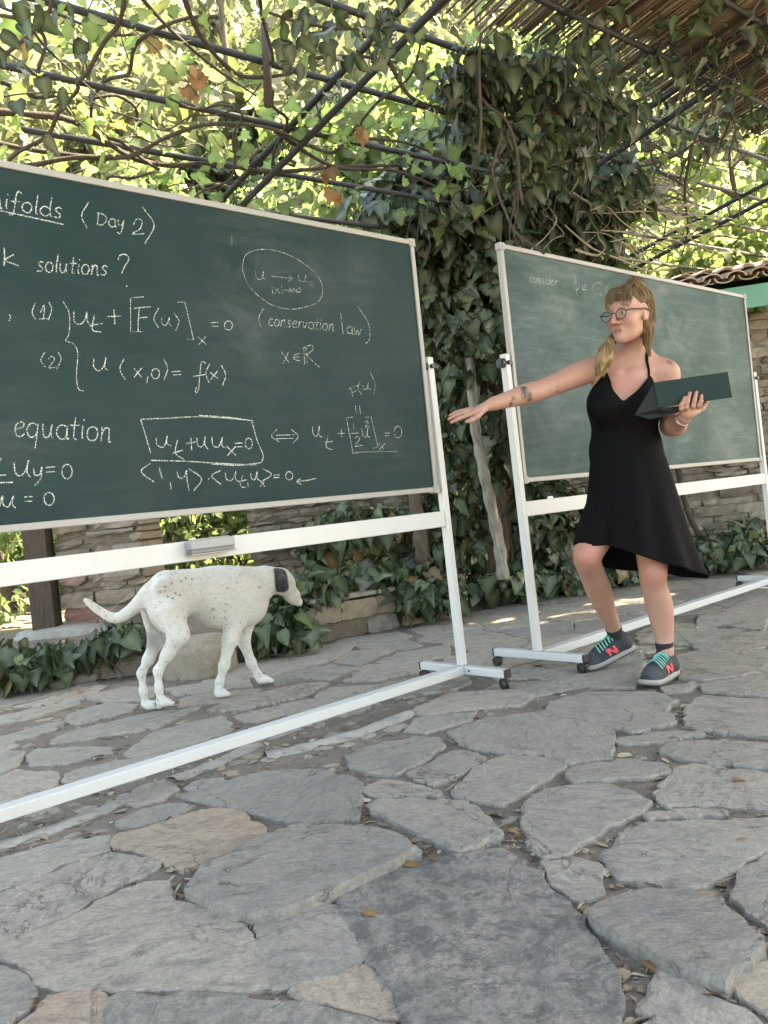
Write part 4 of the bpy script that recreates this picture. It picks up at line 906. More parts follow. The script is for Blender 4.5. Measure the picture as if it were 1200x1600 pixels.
# right arm, stretched out to the picture's left
elR, wrR = at(846, 609, 3.47), at(770, 631, 3.40)
BODY.schain([shR, at(893, 589, 3.51), elR, at(824, 615, 3.45), at(795, 624, 3.425), wrR], [.055, .051, .0425, .044, .034, .026], .008)
BODY.ell(at(748, 640, 3.385), (.040, .036, .0135), k=.02, ax=[nrm((-1, 0, -.25)), (0, 1, 0), nrm((-.25, 0, 1))])
BODY.cap(wrR, at(752, 638, 3.385), .022, .017, .02)
def finger(pts, r, k=.006): 
    BODY.chain([at(*p) for p in pts], [r, r*.95, r*.85, r*.72][:len(pts)], k)
finger([(746, 643, 3.362), (730, 649, 3.355), (715, 655, 3.352), (705, 660, 3.352)], .0098)
finger([(742, 641, 3.377), (725, 645, 3.373), (711, 650, 3.371), (701, 655, 3.371)], .0100)
finger([(741, 639, 3.394), (725, 642, 3.394), (712, 645, 3.394), (703, 649, 3.394)], .0096)
finger([(743, 638, 3.412), (730, 640, 3.416), (719, 642, 3.418), (712, 645, 3.418)], .0082)
finger([(758, 640, 3.365), (746, 651, 3.345), (736, 657, 3.338), (729, 659, 3.335)], .0105, .012)
# left arm, bent, holding the tablet
elL, wrL = at(1050, 666, 3.50), at(1067, 655, 3.285)
BODY.chain([shL, at(1046, 620, 3.53), elL], [.056, .050, .040], .04).chain([elL, at(1056, 664, 3.42), wrL], [.040, .040, .0255], .03)
BODY.cap(wrL, at(1074, 646, 3.255), .0235, .020, .02); BODY.ell(at(1077, 641, 3.247), (.036, .020, .032), k=.02)
for x0, y0, x1, y1, x2, y2, r in ((1064, 641, 1065, 632, 1070, 621, .0088), (1072, 640, 1074, 628, 1078, 614, .0095), (1082, 638, 1085, 626, 1088, 613, .0095), (1091, 636, 1095, 627, 1096, 618, .009)):
    BODY.chain([at(x0, y0, 3.232), at(x0+.3*(x1-x0), y0+.3*(y1-y0), 3.215), at(x1, y1, 3.208), at(x2, y2, 3.214)], [r*1.05, r, r*.95, r*.8], .005)
BODY.chain([at(1086, 645, 3.262), at(1097, 638, 3.275), at(1104, 628, 3.282)], [.012, .011, .009], .012)
# legs
hpL, knL, anL = at(1020, 800, 3.57), at(1020, 893, 3.47), at(1040, 1018, 3.51)
hpR, knR, anR = at(948, 800, 3.57), at(918, 868, 3.50), at(962, 990, 3.83)
LEGL = ([hpL, at(1019, 850, 3.52), knL, at(1022, 915, 3.49), at(1030, 945, 3.52), at(1035, 975, 3.53), at(1038, 1000, 3.525), anL, anL+A(0, .01, -.05)], [.086, .072, .058, .053, .0565, .047, .037, .033, .033])
LEGR = ([hpR, hpR*.5+knR*.5, knR, at(923, 890, 3.575), at(934, 918, 3.665), at(944, 945, 3.735), at(953, 968, 3.785), anR, anR+A(.01, .01, -.05)], [.086, .076, .061, .055, .057, .047, .038, .033, .033])
BODY.schain(*LEGL, .007).schain(*LEGR, .007)
BODY.ell(knL+A(0, -.038, .004), (.034, .022, .036), k=.035).ell(knR+A(-.01, -.038, .008), (.036, .025, .038), k=.035)
LOWB = Blend(); LOWB.p = list(TOR.p); LOWB.schain(*LEGL, .007).schain(*LEGR, .007)
# head
HC, HY, HS = at(983, 492, 3.40), math.radians(52), 1.03
hf = nrm((-math.sin(HY), -math.cos(HY), -.06)); hl = nrm(np.cross((0, 0, 1), hf)); hu = np.cross(hf, hl)
roll_ = -.06; hl, hu = nrm(hl*math.cos(roll_)+hu*math.sin(roll_)), nrm(hu*math.cos(roll_)-hl*math.sin(roll_))
HAX = np.array([hf, hl, hu])
def hp(f, l, u): return HC+HS*(hf*f+hl*l+hu*u)
def he(c, r, k=.02, sub=False): BODY.ell(hp(*c), np.array(r)*HS, HAX, k, sub)
he((-.012, 0, .032), (.093, .074, .083), .03); he((.030, 0, -.012), (.057, .058, .083), .04); he((.044, 0, -.075), (.042, .040, .034), .04)
BODY.cap(nk1, hp(-.015, 0, -.05), .047, .046, .03); he((.074, 0, -.098), (.020, .022, .017), .025)                  # neck, chin
he((.066, 0, .038), (.026, .052, .020), .03)                                                                          # brow
for s in (1, -1):
    he((.093, s*.033, .006), (.017, .021, .013), .014, True); he((.071, s*.032, .004), (.017, .017, .015), .006)     # socket, lids
    he((.060, s*.041, -.028), (.024, .021, .020), .03)                                                                # cheek
    he((-.006, s*.074, -.004), (.019, .008, .031), .008); he((-.002, s*.082, -.004), (.010, .005, .018), .005, True); he((.004, s*.074, -.028), (.008, .006, .010), .006)   # ear
BODY.cap(hp(.090, 0, .012), hp(.119, 0, -.030), .0075*HS, .0105*HS, .012)
for s in (1, -1): he((.102, s*.0125, -.034), (.011, .0085, .008), .008)
he((.0862, 0, -.0598), (.0095, .021, .0050), .008); he((.0845, 0, -.0757), (.0095, .018, .0060), .008); he((.100, 0, -.067), (.016, .019, .0055), .004, True)
P, F = BODY.mesh(.0045)
red = np.maximum(near(P, [hp(.1, s*.012, z) for s in (-1.2, -.4, .4, 1.2) for z in (-.059, -.073)], .0095*HS, .6)*.8, .0)
red = np.maximum(red, .35*near(P, [knL+A(0, -.05, 0), knR+A(0, -.05, 0)], .07, 1)); red = np.maximum(red, .25*near(P, [at(964, 600, 3.44), at(985, 600, 3.44)], .08, 1)); red = np.maximum(red, .3*near(P, [hp(.08, s*.04, -.03) for s in (1, -1)]+[hp(.112, 0, -.03)], .02, 1))
red = np.maximum(red, .3*near(P, [at(705, 655, 3.36), at(1080, 613, 3.2), at(1070, 620, 3.2), at(1092, 615, 3.2)], .03, 1))
ink = np.maximum.reduce([near(P, at(822, 617, 3.405), .024, .5), near(P, at(818, 607, 3.405), .015, .5), near(P, at(829, 626, 3.41), .014, .5), near(P, [at(798, 627, 3.40), at(803, 622, 3.39), at(798, 632, 3.40)], .010, .5), .8*near(P, [at(869, 604, 3.45), at(869, 611, 3.455)], .009, .5), .8*near(P, [at(1050, 572, 3.49), at(1046, 566, 3.48), at(1054, 580, 3.5)], .013, .5), .7*near(P, [at(1052, 590, 3.49)], .012, .5)])
mouth = near(P, [hp(.094-.010*t*t, .017*t, -.067) for t in np.linspace(-1, 1, 9)], .0048*HS, .7)*.85
brow = np.maximum.reduce([mouth]+[near(P, [hp(.09-.012*abs(t), s*(.033+t*.018), .034-.006*t*t) for t in (-1, -.5, 0, .5, 1)], .0055*HS, .6) for s in (1, -1)])
skinmesh('body', P, F, M['skin'], wo, {'red': red, 'ink': ink, 'brow': brow})
M['eye'] = mat_attrcol('eye', [(0, (.02, .015, .012)), (.3, (.05, .04, .03)), (.42, (.09, .09, .07)), (.5, (.36, .33, .30)), (.78, (.40, .36, .33)), (.9, (.33, .16, .11)), (1, (.33, .16, .11))], .3, 10, 0, 0)
for s in (1, -1):
    bm = bmesh.new(); bmesh.ops.create_uvsphere(bm, u_segments=20, v_segments=14, radius=.0125*HS); me = bpy.data.meshes.new('eye'); bm.to_mesh(me); bm.free()
    V = np.array([v.co[:] for v in me.vertices]); look = nrm(hf+hl*-.25); ang = np.arccos(np.clip(V@look/(np.linalg.norm(V, axis=1)+1e-9), -1, 1))
    q = me.attributes.new('rnd', 'FLOAT', 'POINT'); val = np.clip(ang*1.0, 0, .75); uu_ = (V@hu)/(np.linalg.norm(V, axis=1)+1e-9); val = np.where(uu_ > .12, .04, val); val = np.where((uu_ > .28) | (uu_ < -.42), 1.0, val); q.data.foreach_set('value', val.astype(np.float32))
    c = hp(.0785, s*.032, .004)
    for v in me.vertices: v.co = Vector(c)+v.co
    link(me, 'eye', M['eye'], wo, True)
# hair: cap, fringe, top knot, loose plaits
H = Blend()
H.ell(hp(-.018, 0, .038), np.array((.096, .079, .084))*HS, HAX, .02).ell(hp(-.045, 0, -.01), np.array((.072, .074, .08))*HS, HAX, .03)
H.ell(hp(.080, 0, -.055), np.array((.085, .12, .098))*HS, HAX, .012, True)                                        # open face
for s in (1, -1): H.ell(hp(.002, s*.088, -.012), np.array((.034, .034, .050))*HS, HAX, .008, True)                        # ears free
for i in range(17):                                                                                                  # fringe
    t = (i-8)/8; w_ = RNG.uniform(-.010, .008); H.chain([hp(.045, t*.045, .106), hp(.081-.02*t*t, t*.056, .082), hp(.0985-.034*t*t, t*.064, .050-.014*abs(t)+w_)], [.0095*HS, .0085*HS, .0018*HS], .004)
H.chain([hp(-.035, 0, .108), hp(-.052, 0, .126), hp(-.070, -.004, .132)], [.034, .028, .020], .02).ell(hp(-.080, .01, .118), (.026, .024, .02), HAX, .02)
H.chain([hp(-.07, .035, -.02), hp(-.064, .036, -.075), hp(-.054, .036, -.12), hp(-.05, .04, -.155)], [.028, .022, .014, .005], .02)
pig = [hp(.0, -.068, -.06), at(954, 536, 3.40), at(944, 556, 3.40), at(935, 578, 3.415)]
H.chain(pig, [.018, .018, .024, .010], .02).chain([at(955, 536, 3.40), at(952, 560, 3.395), at(947, 582, 3.41)], [.012, .016, .005], .010).chain([at(950, 542, 3.39), at(937, 562, 3.40), at(930, 576, 3.42)], [.010, .015, .005], .008).chain([at(946, 546, 3.385), at(943, 566, 3.385), at(938, 586, 3.40)], [.008, .013, .004], .006)
P, F = H.mesh(.0045)
blond = np.maximum(near(P, [pig[2], pig[3], at(936, 566, 3.4)], .05, .9)*.6, near(P, [hp(.10, t*.055, .052) for t in (-1, -.5, 0, .5, 1)], .03, .8)*.35)
hr = skinmesh('hair', P, F, M['hair'], wo, {'rnd': blond})
# separate locks over the hair surface
lk_ = MB()
for i in range(150):
    a = RNG.uniform(-2.6, 2.6); st_ = hp(-.03+.03*math.cos(a), .03*math.sin(a), .128)
    if abs(a) < 1.0: t = a/1.0; en = hp(.108-.036*t*t, t*.066, .046-.012*abs(t)+RNG.uniform(-.008, .01)); md = hp(.078-.02*t*t, t*.058, .094)
    else: en = hp(-.07+.035*math.cos(a), .074*math.sin(a), -.02+RNG.uniform(-.03, .03)); md = hp(-.035+.082*math.cos(a), .084*math.sin(a), .066)
    lk_.tube(spline([st_, md, en], 4), [.0016, .0024, .0026, .0024, .002, .0016, .0012, .0009, .0006], 4, RNG.choice([0, .1, .3, .5]), cap=False)
for i in range(60):
    o = unit(1)[0]*.022; P_ = [pig[0]*.3+pig[1]*.7+o, pig[1]+o, pig[2]+o*1.3, at(RNG.uniform(929, 950), RNG.uniform(572, 590), 3.405)]
    lk_.tube(spline(P_, 4), [.0022]*12+[.0008], 4, RNG.uniform(.2, .8), cap=False)
for i in range(40):
    o = unit(1)[0]*.03; P_ = [hp(-.07, .035, -.02)+o*.8, hp(-.062, .045, -.08)+o*.7, hp(-.052, .042, -.13)+o*.5, hp(-.05+RNG.uniform(-.01, .01), .045, -.18)]
    lk_.tube(spline(P_, 4), [.0022]*12+[.0008], 4, RNG.uniform(0, .4), cap=False)
for i in range(46):
    o = unit(1)[0]; P_ = [hp(-.035, 0, .115)+o*.02, hp(-.055, 0, .130)+o*.030, hp(-.078+o[0]*.03, o[1]*.035, .142+o[2]*.02)]
    lk_.tube(spline(P_, 4), [.002]*8+[.0008], 4, RNG.uniform(0, .5), cap=False)
lk_.build('locks', M['hair'], hr, True)
# glasses
gl = MB()
for s in (1, -1):
    c = hp(.108, s*.035, -.003); R_ = .0225*HS
    gl.tube([c+R_*(hl*math.cos(t)*1.05+hu*math.sin(t)*.92-hf*.14*s*math.cos(t)*0) for t in np.linspace(0, 2*math.pi, 25)], .0021, 6, cap=False)
    gl.tube([hp(.107, s*.058, .006), hp(.098, s*.073, .008), hp(.0, s*.0835, .010), hp(-.022, s*.083, .002)], .0030, 6)
gl.tube(spline([hp(.109, -.013, .002), hp(.113, 0, .006), hp(.109, .013, .002)], 5), .0018, 6)
go = gl.build('glasses', M['black'], wo, True)
m_, n_, p_, new_, lk2 = newmat('lens'); tr_ = new_('ShaderNodeBsdfTransparent'); gs = new_('ShaderNodeBsdfGlossy'); gs.inputs['Roughness'].default_value = .03; mx = new_('ShaderNodeMixShader'); mx.inputs[0].default_value = .06
lk2(tr_.outputs[0], mx.inputs[1]); lk2(gs.outputs[0], mx.inputs[2]); lk2(mx.outputs[0], n_.nodes['Material Output'].inputs[0])
for s in (1, -1):
    c = hp(.108, s*.035, -.003); R_ = .0222*HS
    MB().prism([c+R_*(hl*math.cos(t)*1.05+hu*math.sin(t)*.92) for t in np.linspace(0, 2*math.pi, 24, endpoint=False)], hf*.0012).build('lens', m_, go)
# dress: follows the torso, flares to an uneven hem
axp = [at(984, 900, 3.60), at(984, 772, 3.57), at(979, 705, 3.545), at(974, 632, 3.525), at(980, 575, 3.535)]
zs = np.array([p[2] for p in axp]); xs = np.array([p[0] for p in axp]); ys = np.array([p[1] for p in axp])
def axis(z): o = np.argsort(zs); return np.interp(z, zs[o], xs[o]), np.interp(z, zs[o], ys[o])
NPH, NT = 168, 76
ph = np.linspace(0, 2*math.pi, NPH, endpoint=False)        # 0 = +x (picture right), -pi/2 = towards the camera
def at_z(px, py, Y): return float(at(px, py, Y)[2])
def key(d, per=True):                # smooth periodic interpolation of {angle in degrees: value}
    ks = sorted(d); X = np.radians([k-360 for k in ks]+ks+[k+360 for k in ks]); Yv = [d[k] for k in ks]*3
    q = np.interp((ph+math.pi) % (2*math.pi)-math.pi, X, Yv); 
    for _ in range(4): q = (np.roll(q, 1)+2*q+np.roll(q, -1))/4
    return q
ztop = key({-110: at_z(964, 630, 3.42), -78: at_z(990, 611, 3.42), -42: at_z(1015, 586, 3.46), -26: at_z(1026, 614, 3.5), 0: at_z(1032, 640, 3.53), 90: at_z(985, 650, 3.62), 180: at_z(916, 620, 3.53), -168: at_z(920, 606, 3.5), -150: at_z(933, 581, 3.47), -131: at_z(948, 606, 3.43)})
zhem = key({-90: at_z(985, 872, 3.44), -60: at_z(1040, 884, 3.48), -25: at_z(1075, 897, 3.53), 0: at_z(1092, 908, 3.57), 40: at_z(1060, 897, 3.7), 90: at_z(970, 892, 3.75), 150: at_z(905, 872, 3.7), 180: at_z(893, 858, 3.57), -140: at_z(900, 855, 3.47), -115: at_z(940, 860, 3.43)})
zc = at_z(984, 775, 3.57); zw = at_z(979, 705, 3.545); zb_ = at_z(985, 880, 3.57)
PX = np.zeros((NT, NPH, 3))
for i in range(NT):
    t = i/(NT-1); z = zhem+(ztop-zhem)*t; ax_, ay_ = axis(z); C0 = np.stack([ax_, ay_, z], 1); D0 = np.stack([np.cos(ph), np.sin(ph), 0*ph], 1)
    R = np.full(NPH, .34); done = np.zeros(NPH, bool)
    for _ in range(60):              # walk inwards onto the torso
        d = TOR.dist(C0+D0*R[:, None])-.007; R = np.where(done, R, R-np.clip(d, -.02, .03)*.8); done |= (np.abs(d) < .0008) | (R < .01); R = np.maximum(R, .01)
    f = np.clip((zw-z)/(zw-zb_), 0, 1.3)                  # 0 at the waist, 1 at the hem
    cx = .014*f+.006*f*f; cy = -.015*f                     # flare leans to the picture right
    rx, ry = .155+.085*f+.022*f*f, .112+.085*f+.045*f*f
    sk = 1/np.sqrt((np.cos(ph)/rx)**2+(np.sin(ph)/ry)**2)+cx*np.cos(ph)+cy*np.sin(ph)
    sk *= 1+f*1.25*(.035*np.sin(ph*7+1.2+f)+.02*np.sin(ph*11+.4)+.03*np.sin(ph*4+2.2))
    w_ = np.clip((zw+.06-z)/.12, 0, 1); w_ = w_*w_*(3-2*w_); R = np.where(w_ > 0, np.maximum(R, sk*w_+R*(1-w_)), R)
    R += .0025*np.sin(ph*5+z*38)*np.clip((z-zw+.2)*3, 0, 1)*(1-w_*.5)
    PX[i] = C0+D0*R[:, None]
PXf = PX.reshape(-1, 3)               # cloth lies over the raised right thigh and the left leg
for _ in range(14):
    dd = LOWB.dist(PXf); m = dd < .009
    if not m.any(): break
    q = PXf[m]; G = np.stack([LOWB.dist(q+e)-LOWB.dist(q-e) for e in np.eye(3)*.003], 1); G[:, 2] *= .3; G /= np.linalg.norm(G, axis=1)[:, None]+1e-9
    PXf[m] = q+G*(.0095-dd[m])[:, None]
PX = PXf.reshape(NT, NPH, 3)
for _ in range(6): PX[0] = PX[0]*.5+(np.roll(PX[0], 1, 0)+np.roll(PX[0], -1, 0))*.25
for _ in range(3): PX[1:-1] = PX[1:-1]*.5+(np.roll(PX[1:-1], 1, 1)+np.roll(PX[1:-1], -1, 1)+PX[:-2]+PX[2:])*.125
fs = [(i*NPH+j, i*NPH+(j+1) % NPH, (i+1)*NPH+(j+1) % NPH, (i+1)*NPH+j) for i in range(NT-1) for j in range(NPH)]
me = bpy.data.meshes.new('dress'); me.from_pydata([tuple(p) for p in PX.reshape(-1, 3)], [], fs); dr = link(me, 'dress', M['dress'], wo, True)
md = dr.modifiers.new('cloth', 'SOLIDIFY'); md.thickness = .004; md.offset = 1
def strap(pts, w):
    m = MB(); L = spline([A(*p) for p in pts], 6); vs = []; fs = []
    for i, p in enumerate(L):
        d = nrm(L[min(i+1, len(L)-1)]-L[max(i-1, 0)]); g = np.array([(BODY.dist((p+e)[None])[0]-BODY.dist((p-e)[None])[0]) for e in np.eye(3)*.004]); g = nrm(g); p = p-g*(BODY.dist(p[None])[0]-.003); sd = nrm(np.cross(d, g)); wi = w[0]+(w[1]-w[0])*i/len(L)
        for o in (p-sd*wi, p+sd*wi, p+sd*wi+g*.003, p-sd*wi+g*.003): vs.append(o)
    n = len(L)
    for i in range(n-1):
        for j in range(4): fs.append((4*i+j, 4*i+(j+1) % 4, 4*i+4+(j+1) % 4, 4*i+4+j))
    m.add(vs, fs+[(0, 1, 2, 3), (4*n-4, 4*n-3, 4*n-2, 4*n-1)]); m.build('strap', M['dress'], dr, True)
strap([at(1016, 590, 3.45), at(1011, 566, 3.47), at(1006, 548, 3.50), at(1004, 540, 3.54)], (.004, .010))
strap([at(933, 588, 3.47), at(934, 572, 3.48), at(942, 558, 3.53)], (.004, .005))
# bracelets
bq = wrL*.75+at(1074, 646, 3.255)*.25; bd = nrm(at(1074, 646, 3.255)-wrL); b1 = nrm(np.cross(bd, (0, 0, 1))); b2 = np.cross(b1, bd)
for o, nm, mt in ((0, 'bracelet', simple('brown_cord', (.10, .05, .03), .7)), (-.016, 'bracelet', simple('silver_band', (.5, .48, .44), .35, .8))):
    MB().tube([bq+bd*o+(b1*math.cos(t)+b2*math.sin(t))*.0275 for t in np.linspace(0, 2*math.pi, 26)], .003, 6, cap=False).build(nm, mt, wo, True)
# socks and shoes
M['sock'] = simple('black_sock', (.012, .012, .013), .9, 0, .3, 90, .3); M['shoe'] = simple('charcoal_mesh', (.019, .020, .024), .8, 0, .3, 160, .3); M['suede'] = simple('grey_suede', (.045, .045, .052), .9, 0, .2, 80, .2)
M['solemat'] = simple('sole_rubber', (.24, .225, .21), .7, 0, .12, 40); M['outsole'] = simple('dark_outsole', (.02, .02, .022), .7); M['red'] = simple('coral_red', (.62, .055, .06), .6); M['teal'] = simple('teal_lace', (.13, .40, .33), .75, 0, .2, 120)
def shoe(toe, heel, ank, side, lab):
    X = nrm(toe-heel); Y = nrm(np.cross((0, 0, 1), X)); Z = np.cross(X, Y); L = np.linalg.norm(toe-heel)
    def q(x, y, z): return heel+X*x*L+Y*y+Z*z
    AXS = np.array([X, Y, Z])
    up = Blend()
    up.cap(q(.14, 0, .050), q(.16, 0, .088), .036, .032, .02).chain([q(.14, 0, .046), q(.42, 0, .048), q(.68, -.002*side, .040), q(.86, 0, .034)], [.036, .037, .038, .026], .03)
    up.cap(q(.22, 0, .085), q(.60, 0, .062), .027, .026, .03).ell(q(.70, 0, .030), (.26*L, .044, .024), AXS, .02)
    up.ell(q(.17, 0, .145), (.040, .026, .045), AXS, .006, True)
    up.ell(q(.5, 0, -.02), (.8*L, .2, .042), AXS, .003, True)
    P, F = up.mesh(.004); s_ = skinmesh('shoe', P, F, M['shoe'], wo); s_['label'] = lab
    w = lambda t: (.031+.017*math.sin(min(1, t*1.15)**1.3*math.pi*.72))*(1 if t < .86 else math.sqrt(max(.02, 1-((t-.86)/.145)**2)))
    def sole(z0, z1, nm, mt, e, rock):
        m = MB(); vs = []; fs = []; n = 26
        for i in range(n+1):
            t = -.03+1.06*i/n; ww = (w(max(t, 0))+e)*(math.sqrt(max(.02, 1-((.08-t)/.115)**2)) if t < .08 else 1); lift = rock*max(0, t-.72)**2*.5
            for y_, z_ in ((-1, z1), (1, z1), (1.06, (z0+z1)/2), (1, z0), (-1, z0), (-1.06, (z0+z1)/2)): vs.append(q(t, y_*ww, z_+lift))
        for i in range(n):
            for j in range(6): fs.append((6*i+j, 6*i+(j+1) % 6, 6*i+6+(j+1) % 6, 6*i+6+j))
        fs += [tuple(range(6)), tuple(6*n+j for j in range(6))]; m.add(vs, fs).build(nm, mt, s_, True)
    sole(.006, .027, 'midsole', M['solemat'], .002, .25); sole(0, .007, 'outsole', M['outsole'], .0005, .25)
    def srf(x, y, z, off=.002):     # a point pushed onto the upper's surface
        p = q(x, y, z)
        for _ in range(12):
            d = up.dist(p[None])[0]; g = nrm([up.dist((p+e)[None])[0]-up.dist((p-e)[None])[0] for e in np.eye(3)*.003]); p = p-g*(d-off)
        return p
    m = MB()                          # toe cap overlay
    rows = [[srf(.72+.26*a, math.sin(b)*.05*(1-.35*a), .03+.035*math.cos(b), .0022) for b in np.linspace(-1.5, 1.5, 15)] for a in np.linspace(0, 1, 7)]
    m.add([p for r in rows for p in r], [(i*15+j, i*15+j+1, i*15+16+j, i*15+15+j) for i in range(6) for j in range(14)]).build('toe_cap', M['suede'], s_, True)
    MB().tube(spline([srf(.30, 0, .118, .004), q(.255, 0, .130), q(.24, 0, .142)], 4), [.017]*8+[.013], 8, flat=.35).build('tongue', M['red'], s_, True)
    for i in range(6):
        x = .33+.062*i; hz = .10-.006*i; wd_ = .024
        MB().tube(spline([srf(x+.02, -wd_, hz-.012, .003), srf(x, -.008, hz+.01, .0045), srf(x, .008, hz+.01, .0045), srf(x+.02, wd_, hz-.012, .003)], 4), .0036, 6, flat=.6).build('lace', M['teal'], s_, True)
    for sg in (-1, 1):
        for k in range(2): MB().tube(spline([srf(.34, 0, .11, .006), srf(.36+.03*k, sg*(.014+.012*k), .112, .008), srf(.42, sg*.022, .09, .005), srf(.36, sg*.006, .10, .005)], 5), .0021, 5).build('lace_loop', M['teal'], s_, True)
    for sg in (-1, 1):                # letter on each side
        m = MB()
        def quad(c_):
            R_ = []; 
            for (x0, z0), (x1, z1) in ((c_[0], c_[3]), (c_[1], c_[2])): R_.append([srf(x0+(x1-x0)*k/5, sg*.045, z0+(z1-z0)*k/5, .0028) for k in range(6)])
            m.add(R_[0]+R_[1], [(k, k+1, 7+k, 6+k) for k in range(5)])
        xx = [.36, .41, .50, .55] ; zb, zt = .036, .074
        quad([(xx[0]-.02, zb), (xx[1]-.02, zb), (xx[1]+.01, zt), (xx[0]+.01, zt)]); quad([(xx[2]-.02, zb), (xx[3]-.02, zb), (xx[3]+.01, zt), (xx[2]+.01, zt)]); quad([(xx[2]-.03, zb), (xx[3]-.02, zb), (xx[1]+.01, zt), (xx[0]+.0, zt)] if sg < 0 else [(xx[0]-.02, zb), (xx[1]-.01, zb), (xx[3]+.01, zt), (xx[2]+.0, zt)])
        m.build('side_letter', M['red'], s_, True)
    MB().tube(spline([srf(.02, -.028, .09, .002), srf(-.02, 0, .092, .002), srf(.02, .028, .09, .002)], 5), .005, 6, flat=.6).build('heel_tab', M['suede'], s_, True)
    z0 = ank[0]; z1 = ank[1]
    MB().tube(spline([z0, z0*.5+z1*.5, z1], 4), [.038, .038, .038, .038, .038, .0375, .0375, .0385, .0395], 18).build('sock', M['sock'], wo, True)
XL = nrm(A(-.72, -.70, 0)); hL = A(anL[0], anL[1], .002)-XL*.058
shoe(hL+XL*.268, hL, (anL+A(0, .008, -.05), anL+A(-.001, .003, .040)), 1, 'flat planted grey trainer')
tR = at(913, 1052, 3.80); XR = nrm(tR-anR+A(0, 0, .07))
for _ in range(4):
    YR = nrm(np.cross((0, 0, 1), XR)); ZR = np.cross(XR, YR); hR = anR-XR*.055-ZR*.108; XR = nrm(tR-hR)
shoe(hR+XR*.268, hR, (anR+A(.01, .01, -.045), anR*.62+at(953, 968, 3.785)*.38), -1, 'grey trainer lifting its heel off the ground')

# ---- tablet in a folding case, held in her left hand
tb = thing('tablet', 'tablet in dark green folding case held in the woman\'s left hand', 'tablet', at(1080, 615, 3.25))
M['casegreen'] = simple('green_case', (.009, .024, .022), .7, 0, .25, 12, 0, .2); M['casedark'] = simple('dark_case', (.006, .009, .009), .8, 0, .2, 40)
q0, q1, q2, q3 = at(1022, 599, 3.245), at(1138, 582, 3.225), at(1144, 617, 3.215), at(1026, 639, 3.235)
fx = nrm(q1-q0); fn = nrm(np.cross(q2-q0, q1-q0)); fn = fn if fn[1] > 0 else -fn; fz = np.cross(fx, fn); fz = fz if fz[2] > 0 else -fz
c = (q0+q1+q2+q3)/4; w2, h2 = np.linalg.norm(q1-q0)/2, np.linalg.norm(q3-q0)/2
MB().box(c, (fx, fn, fz), (w2, .004, h2), bev=.003).build('back_panel', M['casegreen'], tb)
MB().box(c+fn*.008, (fx, fn, fz), (w2-.002, .0032, h2-.002), bev=.002).build('slab', M['black'], tb)
f2 = nrm(at(1010, 625, 3.30)-q0)
MB().prism([q0+fn*.006, at(992, 648, 3.30), at(1016, 655, 3.275), at(1058, 645, 3.258), at(1100, 628, 3.25), q3+fx*.01+fn*.006], fn*.006).build('folding_cover', M['casedark'], tb)
for q in (q0, q1): MB().cyl(q+fx*(.004 if q is q0 else -.006)+fn*.003+fz*.0, q+fx*(.010 if q is q0 else -.014)+fn*.003, .0042, 8).build('metal_corner', M['alu'], tb)

# ---- the dog
dg = thing('dog', 'white dog with dark speckles and black ear walking under the left chalkboard', 'dog', (-1.0, 4.15, 0))
D = Blend()
sp = lambda x, y, Y: at(x, y, Y)
# trunk
D.ell(sp(350, 936, 4.22), (.19, .118, .155), [nrm((.87, .49, 0)), nrm((-.49, .87, 0)), (0, 0, 1)], .06)
D.ell(sp(385, 938, 4.27), (.12, .10, .14), [nrm((.87, .49, 0)), nrm((-.49, .87, 0)), (0, 0, 1)], .06)
D.chain([sp(350, 922, 4.22), sp(300, 924, 4.13), sp(258, 925, 4.04)], [.110, .086, .092], .07)
D.chain([sp(262, 912, 4.05), sp(330, 906, 4.18), sp(388, 905, 4.28)], [.062, .05, .06], .05)
D.chain([sp(306, 935, 4.13), sp(268, 938, 4.06)], [.066, .068], .05)
D.ell(sp(254, 914, 3.95), (.04, .022, .025), [nrm((.87, .49, 0)), nrm((-.49, .87, 0)), (0, 0, 1)], .05).ell(sp(378, 915, 4.19), (.035, .03, .09), [nrm((.87, .49, 0)), nrm((-.49, .87, 0)), (0, 0, 1)], .04)
for k_ in range(5): D.chain([sp(322+k_*11, 912, 4.11+k_*.02), sp(316+k_*11, 935, 4.095+k_*.02), sp(318+k_*11, 955, 4.11+k_*.02)], [.008, .009, .006], .02)
# neck and head (turned away)
D.chain([sp(385, 920, 4.28), sp(414, 908, 4.33), sp(436, 906, 4.37)], [.095, .072, .062], .05)
hd = nrm(sp(462, 938, 4.50)-sp(440, 908, 4.38)); 
D.ell(sp(441, 909, 4.38), (.078, .062, .062), [hd, nrm(np.cross((0, 0, 1), hd)), nrm(np.cross(hd, np.cross((0, 0, 1), hd)))], .03)
D.chain([sp(445, 914, 4.39), sp(457, 930, 4.45), sp(467, 941, 4.50)], [.052, .035, .023], .03).cap(sp(460, 940, 4.46), sp(452, 932, 4.42), .018, .024, .02)
D.ell(sp(469, 940, 4.50), (.014, .014, .012), k=.006)
earP = [sp(436, 897, 4.32), sp(440, 908, 4.295), sp(443, 921, 4.30)]
D.chain(earP, [.018, .031, .016], .006)
# tail
tail = [sp(236, 920, 4.0), sp(222, 936, 3.98), sp(203, 955, 3.97), sp(180, 966, 3.96), sp(155, 954, 3.95), sp(134, 938, 3.94)]
D.chain([A(*p) for p in spline(tail, 4)], list(np.linspace(.036, .012, 21)), .015)
